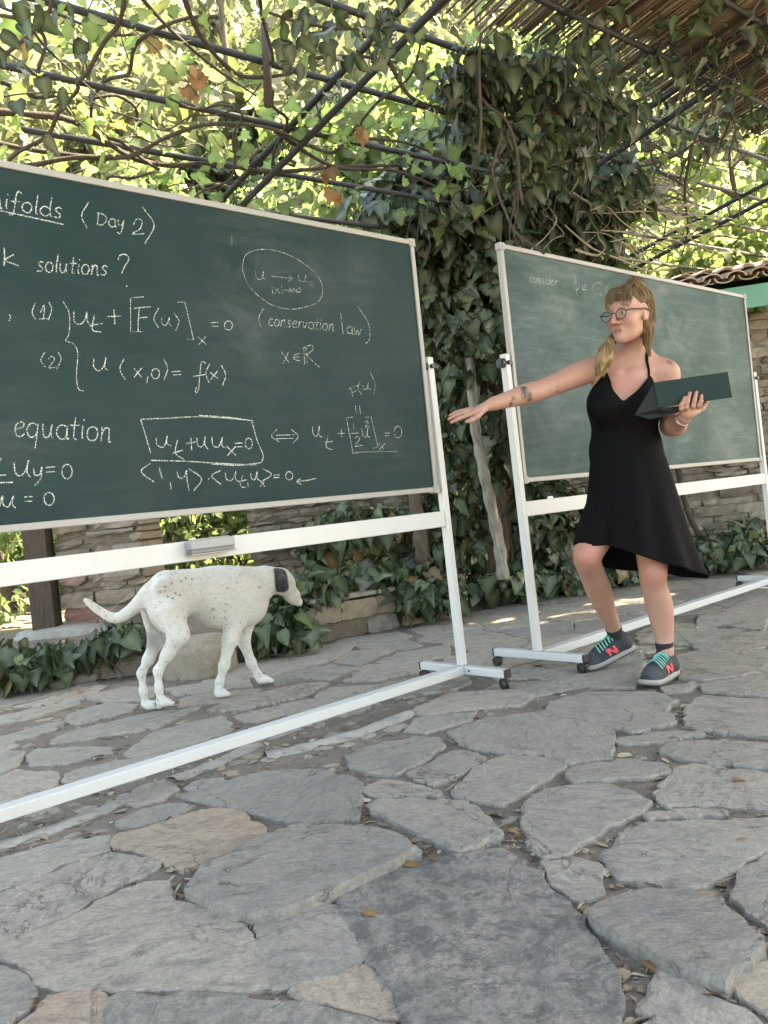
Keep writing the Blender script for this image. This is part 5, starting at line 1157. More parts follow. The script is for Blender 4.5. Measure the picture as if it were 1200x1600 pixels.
# hind legs: thigh, stifle, hock, paw
def leg(pts, rs, paw, pawr, k=.03):
    D.chain([sp(*p) for p in pts], rs, k); a = sp(*pts[-1])
    D.ell(A(*paw[0]), pawr, [nrm(paw[1]), nrm(np.cross((0, 0, 1), paw[1])), (0, 0, 1)], .02); D.cap(a, A(*paw[0])+A(0, 0, .01), rs[-1], rs[-1]*.9, .02)
    f = nrm(paw[1]); sd = nrm(np.cross((0, 0, 1), f))
    for t in (-1.5, -.5, .5, 1.5): D.ell(A(*paw[0])+f*pawr[0]*.75+sd*t*.0135-A(0, 0, .006), (.017, .0095, .0125), [f, sd, (0, 0, 1)], .006)
fw = nrm((.87, .49, 0))
gB = ground(252, 1107, .0); gA = ground(236, 1112)
D.ell(sp(262, 950, 4.0), (.10, .062, .125), [fw, nrm((-.49, .87, 0)), (0, 0, 1)], .05)
leg([(266, 955, 3.97), (279, 992, 3.94), (262, 1022, 3.93), (247, 1048, 3.92), (248, 1075, 3.91), (251, 1092, 3.91)], [.078, .049, .028, .019, .0155, .0165], (sp(257, 1098, 3.91), fw), (.036, .026, .019))
leg([(240, 950, 4.09), (245, 1000, 4.08), (232, 1030, 4.06), (221, 1052, 4.05), (224, 1080, 4.04), (227, 1100, 4.04)], [.068, .040, .025, .018, .0150, .016], (A(gA[0], 4.03, .020), fw), (.036, .027, .021))
gC = ground(343, 1091); gD = ground(417, 1069)
leg([(372, 955, 4.21), (360, 998, 4.17), (350, 1040, 4.16), (343, 1066, 4.16), (341, 1080, 4.155)], [.066, .038, .023, .018, .0165], (A(gC[0]+.012, gC[1]+.005, .021), fw), (.034, .027, .021))
leg([(386, 962, 4.36), (380, 1000, 4.35), (393, 1036, 4.36), (403, 1055, 4.37), (408, 1062, 4.375)], [.058, .033, .022, .0175, .0165], (A(gD[0]-.01, gD[1]+.0, .022), nrm((.9, .4, 0))), (.042, .027, .020))
P, F = D.mesh(.005)
dark = np.maximum(near(P, [A(*p) for p in spline(earP, 4)], .042, .25)*1.0, near(P, sp(470, 940, 4.505), .018, .4)); dark = np.maximum(dark, near(P, sp(452, 918, 4.36), .012, .6)*.6)
rs_ = np.random.default_rng(5); surf = P[rs_.choice(len(P), 70)]
wgt = rs_.random(70); dots = np.zeros(len(P))
for q, w in zip(surf, wgt):
    leg_ = q[2] < .42; nearrump = q[0] < -1.05; 
    if not leg_ and not nearrump and w < .72: continue
    dots = np.maximum(dots, near(P, q, .003+.0065*w*w, 1.0)*(.15+.35*w))
for x, y, Y in ((258, 917, 3.9), (268, 912, 3.92), (283, 908, 3.95), (250, 925, 3.9), (262, 932, 3.88), (274, 927, 3.9), (281, 930, 3.92), (300, 905, 4.02), (290, 903, 4.0), (270, 935, 3.88)):
    dcam = P-np.array([0, 0, CH]); rr = nrm(ray(x, y)); dd = np.linalg.norm(dcam-(dcam@rr)[:, None]*rr, axis=1); dots = np.maximum(dots, np.clip((.008-dd)/.005, 0, 1)*.75)
inner = near(P, [sp(240, 975, 4.0), sp(232, 1000, 4.03), sp(246, 950, 4.02)], .055, 1)*.6; pads = np.clip((.010-P[:, 2])/.01, 0, 1)*.7
pink = np.maximum(near(P, [sp(365, 985, 4.2), sp(350, 985, 4.2)], .06, 1)*.4, near(P, [sp(458, 938, 4.44)], .03, 1)*.3)
m_, n_, p_, new_, lk2 = newmat('dog_coat')
n1 = noise(new_, lk2, 9, 4); n2 = noise(new_, lk2, 150, 3, .6, stretch=(.5, .5, 1)); tk = noise(new_, lk2, 55, 2, .5)
c = mix(new_, lk2, n1.outputs[0], (.45, .43, .40), (.57, .555, .53)); c = mix(new_, lk2, attr(new_, 'pink').outputs['Fac'], c, (.48, .33, .26)); c = mix(new_, lk2, .2, c, n2.outputs[0], 'OVERLAY'); n5 = noise(new_, lk2, 5, 6, .65); c = mix(new_, lk2, math_(new_, lk2, 'MULTIPLY', ramp_out(new_, lk2, n5.outputs[0], .5, .75), .35), c, (.27, .24, .20)); n6 = noise(new_, lk2, 95, 4, .7, stretch=(.35, .35, 1)); c = mix(new_, lk2, .22, c, n6.outputs[0], 'OVERLAY')
c = mix(new_, lk2, math_(new_, lk2, 'MULTIPLY', ramp_out(new_, lk2, tk.outputs[0], .62, .7), .5), c, (.12, .11, .10))
c = mix(new_, lk2, attr(new_, 'dark').outputs['Fac'], c, (.014, .013, .014)); lk2(c, p_.inputs['Base Color']); p_.inputs['Roughness'].default_value = .8; p_.inputs['Sheen Weight'].default_value = .15
lk2(bump(new_, lk2, math_(new_, lk2, 'ADD', n6.outputs[0], n2.outputs[0]), .6, .006), p_.inputs['Normal']); M['coat'] = m_
skinmesh('body', P, F, M['coat'], dg, {'dark': np.maximum.reduce([dark, dots, inner, pads]), 'pink': pink})
# ------------------------------------------------------------------ leaves
def lobed(pts, fold=.12, droop=.18):
    # outline half (x>=0) from stem to tip, mirrored; y runs to the tip. Returns verts, faces, vein
    L = pts; v = []; vein = []
    mid = [L[0]]+[(0, y) for x, y in L[1:-1]]+[L[-1]]
    def z(x, y): return abs(x)*fold*1.0 - droop*y*y
    V = []; F = []
    n = len(L)
    for (x, y) in mid: V.append((0, y, z(0, y))); vein.append(1)
    for sgn in (1, -1):
        b = len(V)
        for (x, y) in L[1:-1]: V.append((sgn*x, y, z(x, y)+.03*math.sin(9*x+7*y))); vein.append(0)
        for i in range(n-1):
            m0, m1 = i, i+1
            if i == 0: f = (m0, b, m1)
            elif i == n-2: f = (m0, b+i-1, m1)
            else: f = (m0, b+i-1, b+i, m1)
            F.append(f if sgn > 0 else f[::-1])
    return np.array(V, np.float32), F, vein
IVY = lobed([(0, 0), (.34, -.16), (.52, .12), (.36, .38), (.30, .55), (.12, .85), (0, 1)])
IVY2 = lobed([(0, 0), (.28, -.14), (.50, .02), (.58, .30), (.34, .42), (.20, .74), (0, 1)], .2, .3)
IVY3 = lobed([(0, 0), (.30, -.10), (.46, .16), (.32, .40), (.26, .6), (.10, .88), (0, 1)], .45, .55)
IVY4 = lobed([(0, 0), (.26, -.18), (.55, .0), (.40, .22), (.50, .42), (.22, .62), (.12, .86), (0, 1)], -.18, .35)
HEART = lobed([(0, 0), (.3, -.12), (.45, .15), (.42, .45), (.24, .75), (0, 1)], .15, .25)
VINE = lobed([(0, 0), (.30, -.22), (.40, .02), (.62, .10), (.42, .40), (.46, .62), (.2, .66), (0, 1)], .18, .2)
OVAL = lobed([(0, 0), (.2, .18), (.27, .45), (.16, .8), (0, 1)], .2, .2)
BLADE = lobed([(0, 0), (.07, .25), (.07, .6), (0, 1)], .2, .15)
def leaf_mesh(name, tmpls, pos, tip, nor, size, rnd, mat, parent=None, twist=0):
    pos, tip, nor, size, rnd = [np.asarray(k, np.float32) for k in (pos, tip, nor, size, rnd)]
    Vs = []; Fl = []; Ls = []; Rn = []; Ve = []; b = 0
    which = np.arange(len(pos)) % len(tmpls)
    for k, (V, F, ve) in enumerate(tmpls):
        sel = which == k
        if not sel.any(): continue
        y = tip[sel]; y = y/(np.linalg.norm(y, axis=1)[:, None]+1e-9)
        x = np.cross(y, nor[sel]); x /= np.linalg.norm(x, axis=1)[:, None]+1e-9
        z = np.cross(x, y); S = size[sel][:, None, None]
        P = pos[sel][:, None, :]+S*(V[None, :, 0:1]*x[:, None]+V[None, :, 1:2]*y[:, None]+V[None, :, 2:3]*z[:, None])
        n = len(y); nv = len(V)
        Vs.append(P.reshape(-1, 3)); Rn.append(np.repeat(rnd[sel], nv)); Ve.append(np.tile(np.array(ve, np.float32), n))
        o = (np.arange(n)*nv+b)
        for f in F:
            Fl.append((o[:, None]+np.array(f)[None]).astype(np.int32)); Ls.append(len(f))
        b += n*nv
    V = np.concatenate(Vs); loops = np.concatenate([f.ravel() for f in Fl]); tot = np.concatenate([np.full(len(f), l, np.int32) for f, l in zip(Fl, Ls)])
    start = np.concatenate([[0], np.cumsum(tot)[:-1]]).astype(np.int32)
    me = bpy.data.meshes.new(name); me.vertices.add(len(V)); me.vertices.foreach_set('co', V.ravel())
    me.loops.add(len(loops)); me.loops.foreach_set('vertex_index', loops); me.polygons.add(len(tot)); me.polygons.foreach_set('loop_start', start); me.polygons.foreach_set('loop_total', tot)
    me.update(calc_edges=True)
    for nm, d in (('rnd', np.concatenate(Rn)), ('vein', np.concatenate(Ve))):
        q = me.attributes.new(nm, 'FLOAT', 'POINT'); q.data.foreach_set('value', d.astype(np.float32))
    return link(me, name, mat, parent, True)
def in_ellipsoids(E, n, shell=.75):
    # E: list of (center, radii[, weight]) ; returns points and outward directions
    w = np.array([(e[2] if len(e) > 2 else e[1][0]*e[1][1]+e[1][0]*e[1][2]+e[1][1]*e[1][2]) for e in E], float); w /= w.sum()
    k = NR.choice(len(E), n, p=w); d = unit(n); r = shell+(1-shell)*NR.random(n)**.6+NR.normal(size=n)*.05
    C_ = np.array([e[0] for e in E]); R_ = np.array([e[1] for e in E])
    return C_[k]+d*R_[k]*r[:, None], d
def rnd_beta(n, a=1.6, b=2.2): return NR.beta(a, b, n)

# ------------------------------------------------------------------ ivy-clad tree between the boards
tr = thing('ivy_clad_tree', 'dark ivy covered tree between the two chalkboards', 'tree', (*ground(772, 905)[:2], .2))
b0 = at(772, 905, 6.7)
trunk = spline([b0+A(0, 0, -.1), at(770, 760, 6.7), at(775, 600, 6.6), at(790, 420, 6.5), at(830, 250, 6.2), at(880, 90, 5.9)], 6)
n_ = len(trunk); MB().tube(trunk, [.17-.06*i/n_ for i in range(n_)], 12).build('trunk', M['bark'], tr, True)
lb = MB()
for pts in ([(790, 420, 6.5), (720, 330, 6.2), (650, 260, 6.0), (560, 215, 5.9)], [(800, 400, 6.5), (900, 330, 6.4), (980, 270, 6.3), (1080, 230, 6.2)], [(830, 250, 6.2), (760, 170, 5.6), (700, 120, 5.2)], [(775, 600, 6.6), (700, 560, 6.4), (660, 520, 6.3)]):
    P = spline([at(*p) for p in pts], 6); lb.tube(P, [.05-.035*i/len(P) for i in range(len(P))], 8)
lb.build('limb', M['bark'], tr, True)
def ivy(name, label, cat, E, n, size, seedshell=.7, dark=0., group=None, parent=None, mat='ivy', stems=40, tm=(IVY, IVY2, IVY3, HEART, IVY4, IVY3)):
    P, d = in_ellipsoids(E, n, seedshell)
    out = d*A(1, 1, .5); tip = out*.55+A(0, 0, -1.0)+NR.normal(size=(n, 3))*.45; nor = d*.8+A(-.1, -.5, .45)+NR.normal(size=(n, 3))*.7
    t = parent or thing(name, label, cat, E[0][0]-A(0, 0, E[0][1][2]), group)
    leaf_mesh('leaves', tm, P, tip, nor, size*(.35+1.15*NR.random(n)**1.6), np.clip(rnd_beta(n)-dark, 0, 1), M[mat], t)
    sm = MB()
    for k in range(stems):
        e = E[RNG.randrange(len(E))]; q = e[0]+unit(1)[0]*e[1]*.8; pts = [q]
        dr = nrm(unit(1)[0]*.5+A(0, 0, -.6))
        for j in range(RNG.randint(5, 9)): dr = nrm(dr+unit(1)[0]*.55+A(0, 0, -.12)); pts.append(pts[-1]+dr*.12)
        sm.tube(spline(pts, 3), RNG.choice([.002, .0025, .004, .007]), 5)
    if stems: sm.build('stems', M['cane'], t, True)
    return t
def el(x, y, Y, rx, ry, rz, w=None):
    e = (at(x, y, Y), A(rx, ry, rz)); return e if w is None else e+(w,)
core = [el(700, 480, 6.5, .38, .35, .75), el(760, 600, 6.5, .40, .35, .8), el(725, 760, 6.7, .42, .32, .6), el(830, 800, 6.8, .35, .3, .55), el(760, 370, 6.3, .48, .4, .5), el(700, 330, 6.1, .4, .35, .4), el(860, 350, 6.35, .45, .35, .35), el(765, 470, 6.3, .35, .3, .5), el(810, 275, 6.0, .5, .45, .35), el(640, 320, 6.1, .35, .3, .32), el(930, 300, 6.1, .45, .35, .28), el(690, 240, 5.9, .35, .3, .25), el(900, 400, 6.4, .4, .3, .3), el(665, 420, 6.4, .28, .3, .5)]
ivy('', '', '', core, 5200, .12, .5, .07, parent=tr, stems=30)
# ivy mass that hangs under the roof where mat and tree meet; silhouette put into its leaf colour
P_ = []
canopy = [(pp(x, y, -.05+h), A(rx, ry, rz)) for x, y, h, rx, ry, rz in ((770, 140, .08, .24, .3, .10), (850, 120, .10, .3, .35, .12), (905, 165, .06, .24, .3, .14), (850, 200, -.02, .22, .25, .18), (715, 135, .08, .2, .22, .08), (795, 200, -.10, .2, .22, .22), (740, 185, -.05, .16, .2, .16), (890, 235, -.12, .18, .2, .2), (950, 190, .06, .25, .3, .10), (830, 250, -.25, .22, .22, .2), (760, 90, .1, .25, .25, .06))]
ivy('roof_ivy', 'ivy mass with leaves darkened to a silhouette under the reed matting overhead', 'ivy', canopy, 1250, .085, .0, .22, stems=16)
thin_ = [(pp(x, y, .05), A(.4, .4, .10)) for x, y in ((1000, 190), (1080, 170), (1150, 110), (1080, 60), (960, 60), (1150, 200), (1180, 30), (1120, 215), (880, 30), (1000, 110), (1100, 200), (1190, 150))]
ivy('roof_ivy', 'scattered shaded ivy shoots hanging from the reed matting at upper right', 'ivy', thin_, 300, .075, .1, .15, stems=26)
# the two bare trunks in front of the ivy
def bare(name, label, pts, r0, r1, mat, Y):
    P = spline([at(x, y, Y) for x, y in pts], 6); n = len(P)
    t = thing(name, label, 'tree', P[0]); MB().tube(P, [r0+(r1-r0)*i/n+.006*math.sin(i*1.7) for i in range(n)], 10).build('trunk', M[mat], t, True); return t
t = bare('slender_tree', 'slim pale mottled trunk leaning in the ivy left of the right chalkboard', [(786, 905), (780, 850), (765, 780), (752, 720), (742, 660), (735, 560)], .048, .035, 'palebark', 6.05)
ivy('', '', '', [el(735, 540, 6.05, .22, .2, .25)], 90, .11, .5, 0, parent=t, stems=4)
t = bare('slender_tree', 'slim reddish brown trunk behind the left chalkboard\'s right post', [(662, 880), (655, 830), (648, 770), (640, 700), (625, 600), (600, 450), (585, 330)], .06, .04, 'bark', 6.3)
ivy('', '', '', [el(590, 330, 6.3, .3, .25, .2)], 160, .10, .4, 0, parent=t, stems=4)
# low ivy along the retaining walls
LOW = [((0, 1040), 4.95, .34, .2, .16, 'broad ivy clump spilling over the far left terrace edge'), ((95, 1030), 5.2, .26, .18, .13, 'ivy clump on the soil left of the dog\'s tail'), ((178, 1000), 5.15, .16, .12, .15, 'small ivy clump just behind the dog\'s tail and hind legs'),
       ((430, 985), 5.25, .20, .16, .2, 'fresh green ivy at the terrace edge below the dog\'s head'), ((475, 920), 5.7, .24, .16, .17, 'ivy tuft beside the dog\'s muzzle above the wall corner'), ((560, 905), 6.0, .36, .18, .16, 'wide ivy clump on top of the low rubble wall'), ((668, 920), 5.95, .22, .17, .20, 'ivy clump hanging over the right end of the low rubble wall'),
       ((560, 830), 6.5, .42, .25, .28, 'tall ivy bank in the shade under the left chalkboard'), ((690, 860), 6.5, .3, .2, .2, 'shaded ivy around the reddish trunk\'s foot'), ((790, 905), 6.5, .26, .2, .14, 'ivy at the foot of the pale leaning trunk'), ((868, 905), 6.7, .34, .22, .17, 'thick ground ivy between the right board\'s post and the woman\'s knee'), ((960, 890), 6.9, .32, .2, .14, 'bright ground ivy seen behind the woman between her knees'), ((870, 800), 6.9, .32, .22, .26, 'dark ivy climbing below the right chalkboard\'s left half'), ((1150, 850), 7.0, .3, .2, .22, 'ivy climbing the outbuilding wall beside the right stand\'s far post')]
for (xy, Y, rx, ry, rz, lab) in LOW:
    e = (at(*xy, Y), A(rx, ry, rz)); ivy('ivy_clump', lab, 'ivy', [e, (e[0]+A(rx*.7, .05, -.03), A(rx*.6, ry, rz*.7)), (e[0]-A(rx*.7, -.03, .04), A(rx*.6, ry, rz*.7))], int(270*rx*(rz+.14)/.08), .11, .3, -.14, 'ivy clumps along the terrace edge', stems=6, tm=(IVY, HEART, IVY3, IVY4))
# leaning stem by the house wall, pruned canes above the right board
P = spline([at(x, y, 7.15) for x, y in ((1055, 700), (1062, 745), (1075, 800), (1100, 848), (1125, 868), (1150, 874))], 6)
tag(MB().tube(P, [.03-.008*i/len(P) for i in range(len(P))], 9).build('bare_stem', M['cane'], None, True), 'bare woody vine stem curving down the outbuilding wall right of the dress', 'stem')
dc = MB()
for i in range(42):
    x0 = RNG.uniform(880, 960); y0 = RNG.uniform(230, 380); L = RNG.uniform(80, 200); Y0 = RNG.uniform(5.8, 6.5); sl0 = RNG.gauss(.22, .1)
    pts = [at(x0+L*t, y0+L*t*sl0+RNG.uniform(-10, 10)+12*math.sin(t*5+i), Y0+.3*t) for t in (0, .25, .5, .75, 1)]
    dc.tube(spline(pts, 3), RNG.choice([.004, .005, .008, .011]), 5)
for i in range(25):
    x0 = RNG.uniform(840, 1020); y0 = RNG.uniform(210, 330); Y0 = RNG.uniform(5.9, 6.6); pts = [at(x0, y0, Y0)]
    for k in range(7): x0 += RNG.uniform(-26, 22); y0 += RNG.uniform(4, 26); pts.append(at(x0, y0, Y0+RNG.uniform(-.1, .1)))
    dc.tube(spline(pts, 3), RNG.choice([.003, .004, .006]), 5)
tag(dc.build('dry_vine_canes', simple('dry_cane', (.27, .235, .19), .85, 0, .35, 25), None, True), 'tangle of dry pruned vine canes above the right chalkboard', 'vine canes')

# ------------------------------------------------------------------ grape vines over the pergola
def vine(label, seeds_, nleaf, traced, s_rng, u_rng, tone=0., ncane=34, size=.075, thin=.0, hang=.12):
    t = thing('grape_vine', label, 'vine', pl(np.mean(u_rng), np.mean(s_rng)), 'grape vines over the pergola')
    cm = MB(); nodes = []
    for pts, r, hh in traced:
        P = spline([pp(x, y, hh) for x, y in pts], 7); cm.tube(P, [r*(1-.4*i/len(P))*(1+.12*math.sin(i*.9)) for i in range(len(P))], 7); nodes += P[::3]
    for k in range(ncane):
        u, s = RNG.uniform(*u_rng), RNG.uniform(*s_rng); a = RNG.uniform(0, 6.28); h_ = RNG.uniform(-.08, .18); pts = []
        for j in range(RNG.randint(6, 14)):
            pts.append(pl(u, s, h_)); a += RNG.gauss(0, .45); u += .13*math.cos(a); s += .13*math.sin(a); h_ = max(-.22, min(.3, h_+RNG.gauss(0, .035)))
        cm.tube(spline(pts, 3), RNG.choice([.0022, .003, .004, .006, .009]), 5); nodes += pts
    cm.build('canes', M['cane'], t, True)
    nodes = np.array(nodes); n = nleaf; P = nodes[NR.integers(0, len(nodes), n)]+NR.normal(size=(n, 3))*A(.12, .12, .09)+A(0, 0, .07)
    tip = NR.normal(size=(n, 3))*.7+A(0, 0, -.35); nor = NR.normal(size=(n, 3))*.75+A(0, -.2, .8)
    leaf_mesh('leaves', (VINE, IVY2), P, tip, nor, size*(.55+.8*NR.random(n)), np.clip(rnd_beta(n, 2, 2)+tone, 0, 1), M['vine'], t)
    return t
vine('sparse grape vine with thick canes above the left chalkboard', 1, 380, [
    ([(-40, 172), (60, 180), (120, 192), (200, 243), (260, 258), (330, 255), (420, 268), (520, 262), (620, 258)], .017, .05),
    ([(40, 260), (120, 246), (200, 245), (262, 214), (330, 194), (420, 200), (480, 228)], .013, .0),
    ([(285, -10), (310, 50), (350, 100), (385, 120), (450, 115), (490, 92), (560, 88), (620, 98)], .011, .05),
    ([(215, -10), (262, 42), (330, 102), (400, 150)], .008, .1),
    ([(-40, 215), (40, 232), (140, 245), (210, 246), (290, 262)], .014, .1),
    ([(470, 222), (520, 238), (556, 200), (590, 160), (640, 120), (660, 60)], .010, .04),
    ([(-20, 105), (40, 60), (75, 20), (85, -20)], .009, -.05), ([(30, -10), (60, 60), (110, 110), (170, 165)], .006, .0), ([(-20, 60), (60, 120), (130, 200)], .005, -.02)],
    (-.6, 1.9), (-2.2, .1), .12, 34)
vine('leafy grape vine over the far edge of the pergola left of the ivy tree', 2, 430, [
    ([(430, 205), (520, 260), (620, 268), (700, 300)], .012, .02), ([(600, 80), (640, 150), (690, 170), (760, 190)], .012, .0), ([(560, 215), (640, 225), (720, 260)], .009, -.02)],
    (.6, 3.0), (-1.8, 2.2), .05, 40)
vine('twiggy grape vine at the right end of the pergola beyond the reed mat', 3, 460, [
    ([(900, 270), (960, 283), (1040, 305), (1110, 326)], .010, .0), ([(930, 195), (990, 215), (1060, 245), (1170, 268)], .008, .0), ([(1080, 235), (1070, 300), (1075, 360), (1065, 400)], .012, -.1)],
    (.3, 3.2), (2.4, 6.2), .15, 40)
# shaded leaves close to the camera at the upper left and by the first truss
def spray(label, pts, n, spread, size, dark):
    t = thing('leafy_shoot', label, 'shoot', at(*pts[0])); cm = MB(); P = spline([at(*p) for p in pts], 6); cm.tube(P, .006, 6); cm.build('cane', M['cane'], t, True)
    P = np.array(P); Q = P[NR.integers(0, len(P), n)]+NR.normal(size=(n, 3))*spread; tip = NR.normal(size=(n, 3))*.5+A(0, 0, -.8); nor = NR.normal(size=(n, 3))*.6+A(0, -.6, .5)
    leaf_mesh('leaves', (IVY2, HEART, OVAL), Q, tip, nor, size*(.6+.7*NR.random(n)), np.clip(rnd_beta(n)-dark, 0, 1), M['ivy'], t)
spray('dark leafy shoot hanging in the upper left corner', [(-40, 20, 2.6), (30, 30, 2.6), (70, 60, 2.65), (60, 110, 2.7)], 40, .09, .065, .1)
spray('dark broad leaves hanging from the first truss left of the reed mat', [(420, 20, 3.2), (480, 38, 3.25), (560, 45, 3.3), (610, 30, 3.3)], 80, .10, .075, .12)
# dead leaves caught in the vine
M['deadleaf'] = leafmat('dead_leaf', [(0, (.16, .07, .03)), (.5, (.30, .13, .05)), (1, (.36, .22, .11))], .35, .7, (1.5, 1.1, .7))
for (x, y, s_, lab) in ((307, 103, .08, 'orange brown dead leaf caught on the purlin left of the hanging stick'), (298, 140, .08, 'small pale dead leaf hanging below the purlin near the stick'), (567, 200, .08, 'dry brown leaf beside the first truss\'s right end'), (525, 298, .10, 'large curled brown leaf above the left chalkboard\'s edge'), (505, 268, .09, 'brown dead leaf cluster under the lowest purlin'), (862, 175, .10, 'yellow orange leaf hanging in the dark roof ivy')):
    q = pp(x, y, -.03); n = 3
    tag(leaf_mesh('dead_leaf', (VINE, OVAL), [q+A(*NR.normal(size=3))*.02 for _ in range(n)], [(RNG.uniform(-.4, .4), RNG.uniform(-.4, .2), -1) for _ in range(n)], [(RNG.uniform(-.6, .6), -1, .2) for _ in range(n)], [s_*k for k in (1, .8, .6)], [RNG.random() for _ in range(n)], M['deadleaf']), lab, 'dead leaf', 'dead leaves caught in the vines')

# ------------------------------------------------------------------ trees of the garden behind
def tree(name, label, x, y, z0, h, crown, n, size, mat, tm, tone=0, branches=14, trunk_r=.12, low=.3, group='garden trees behind the terrace'):
    t = thing(name, label, 'tree', (x, y, z0), group); b = A(x, y, z0); top = b+A(RNG.uniform(-.3, .3), RNG.uniform(-.3, .3), h*.92)
    tk = MB(); P = spline([b, b*.6+top*.4+A(RNG.uniform(-.15, .15), RNG.uniform(-.15, .15), 0), top], 8); N = len(P); tk.tube(P, [trunk_r*(1-.85*i/N) for i in range(N)], 9)
    E = []
    for k in range(branches):
        f = low+(1-low)*(k+.5)/branches; q = P[min(N-1, int(f*(N-1)))]; a = k*2.4+RNG.uniform(-.4, .4)
        prof = math.sin(math.pi*min(1, max(.12, (f-low)/(1-low)*.85+.12)))**.6 if tm is not BLADEs else (1.05-f)*1.1
        R_ = crown*prof*RNG.uniform(.75, 1.1); e = q+A(math.cos(a)*R_*.72, math.sin(a)*R_*.72, RNG.uniform(.0, .35)*h*.12)
        tk.tube(spline([q, (q+e)/2+A(0, 0, .06*h*.3), e], 4), [.3*trunk_r*(1-.1*i) for i in range(9)], 5)
        for m_ in range(3):
            c = e+unit(1)[0]*R_*.34; rr = R_*RNG.uniform(.22, .42); E.append((c, A(rr, rr, rr*.7)))
    tk.build('trunk', M['bark'], t, True)
    Q, d = in_ellipsoids(E, n, .35); tip = d*.6+NR.normal(size=(n, 3))*.6+A(0, 0, -.35); nor = NR.normal(size=(n, 3))*.7+A(0, 0, .7)+d*.4
    leaf_mesh('crown', tm, Q, tip, nor, size*(.6+.8*NR.random(n)), np.clip(rnd_beta(n)+tone, 0, 1), M[mat], t)
    return t
SPRAY = lobed([(0, 0), (.13, .2), (.2, .45), (.12, .75), (0, 1)], .3, .3); BLADEs = (SPRAY, BLADE, SPRAY); OV = (OVAL, HEART); VN = (VINE, HEART)
TREES = [
 ('conifer_tree', 'pale grey green conifer at the far upper left', -7.4, 13.0, .8, 10, 2.6, 7500, .36, 'needle', BLADEs, .1),
 ('shrub', 'green shrub behind the timber post at the far left', -3.35, 7.0, .3, 1.7, .9, 1500, .08, 'treeleaf', OV, .0),
 ('shrub', 'sunny shrub in the gap right of the stone pillar', -1.75, 7.7, .3, 1.5, .8, 1300, .07, 'treeleaf', OV, .2),
 ('shrub', 'low shrub left of the stone pillar beyond the timber post', -4.2, 8.3, .3, 1.9, 1.0, 1500, .08, 'treeleaf', OV, .15),
 ('leafy_tree', 'bright lime leaved tree at the far left behind the timber post', -5.2, 10.0, .4, 4.6, 1.9, 3600, .15, 'treeleaf', OV, .15),
 ('leafy_tree', 'light green tree behind the stone pillar', -3.2, 9.2, .4, 5.2, 1.8, 3600, .14, 'treeleaf', OV, .1),
 ('conifer_tree', 'grey green feathery conifer behind the left vines', -4.6, 14.0, 1.0, 9.5, 2.6, 7500, .36, 'needle', BLADEs, .1),
 ('conifer_tree', 'tall pale conifer beyond the hanging stick', -1.6, 13.2, 1.0, 10, 2.3, 7500, .36, 'needle', BLADEs, .05),
 ('conifer_tree', 'dark narrow conifer behind the first truss', .2, 15.5, 1.4, 9.2, 1.7, 6000, .36, 'needle', BLADEs, -.2),
 ('leafy_tree', 'low bright shrub like tree seen under the left chalkboard', -1.6, 8.6, .4, 2.8, 1.3, 2400, .11, 'treeleaf', OV, .2),
 ('leafy_tree', 'wide lime tree over the left chalkboard\'s middle', -1.4, 10.8, .5, 6.4, 2.3, 4400, .16, 'treeleaf', VN, .2),
 ('leafy_tree', 'green tree with pale leaves left of the ivy clad tree', .9, 11.6, .5, 6.4, 2.2, 4400, .16, 'treeleaf', VN, .15),
 ('leafy_tree', 'sunlit vine leaved tree above the tiled roof', 5.6, 11.5, .4, 5.6, 2.1, 4200, .17, 'treeleaf', VN, .3),
 ('leafy_tree', 'bright tree above the right chalkboard\'s top edge', 3.9, 10.2, .4, 5.2, 1.7, 3600, .15, 'treeleaf', VN, .25),
 ('leafy_tree', 'far sunlit tree at the right edge beyond the outbuilding', 8.4, 13.5, .6, 7.5, 2.8, 4600, .2, 'treeleaf', OV, .25),
 ('leafy_tree', 'broad shade tree standing behind the ivy clad tree', 2.4, 14.0, .8, 9.8, 3.2, 6000, .22, 'treeleaf', OV, .0),
 ('leafy_tree', 'tall dark crowned tree left behind the conifers', -8.2, 15.5, 1.0, 10.5, 3.2, 6000, .24, 'treeleaf', OV, -.1),
 ('conifer_tree', 'far bluish conifer high on the slope', 5.6, 20, 3.5, 10, 2.4, 6000, .4, 'needle', BLADEs, .1),
]
for a in TREES: tree(*a, trunk_r=.05+.02*a[5]*.6, low=.22)
# the wooded slope far behind: too many trees to count
hw_r = np.random.default_rng(3); PP, TT, NN, SS, RR = [], [], [], [], []
for k in range(330):
    y = hw_r.uniform(19, 62); x = hw_r.uniform(-1, 1)*(.62*y+4); t = (y-10)/60; zz = .25+47*t*(.85+.15*math.sin(x*.06+1)); hh = hw_r.uniform(4, 8); n = 105
    f = hw_r.random(n)**1.3; rr = (1.05-f)*hh*.26*hw_r.uniform(.5, 1.1, n); an = hw_r.uniform(0, 6.283, n)
    PP.append(np.stack([x+rr*np.cos(an), y+rr*np.sin(an), zz+f*hh], 1)); TT.append(np.stack([np.cos(an), np.sin(an), -.5+0*an], 1)+hw_r.normal(size=(n, 3))*.4); NN.append(hw_r.normal(size=(n, 3))*.6+A(0, -.4, .8)); SS.append(hw_r.uniform(.35, .95, n)); RR.append(np.clip(hw_r.uniform(.1, .8)+hw_r.normal(size=n)*.12, 0, 1))
tag(leaf_mesh('hillside_wood', (SPRAY, OVAL), np.concatenate(PP), np.concatenate(TT), np.concatenate(NN), np.concatenate(SS), np.concatenate(RR), M['woodleaf']), 'pale sunlit wood covering the slope far behind the pergola', None, None, 'stuff')
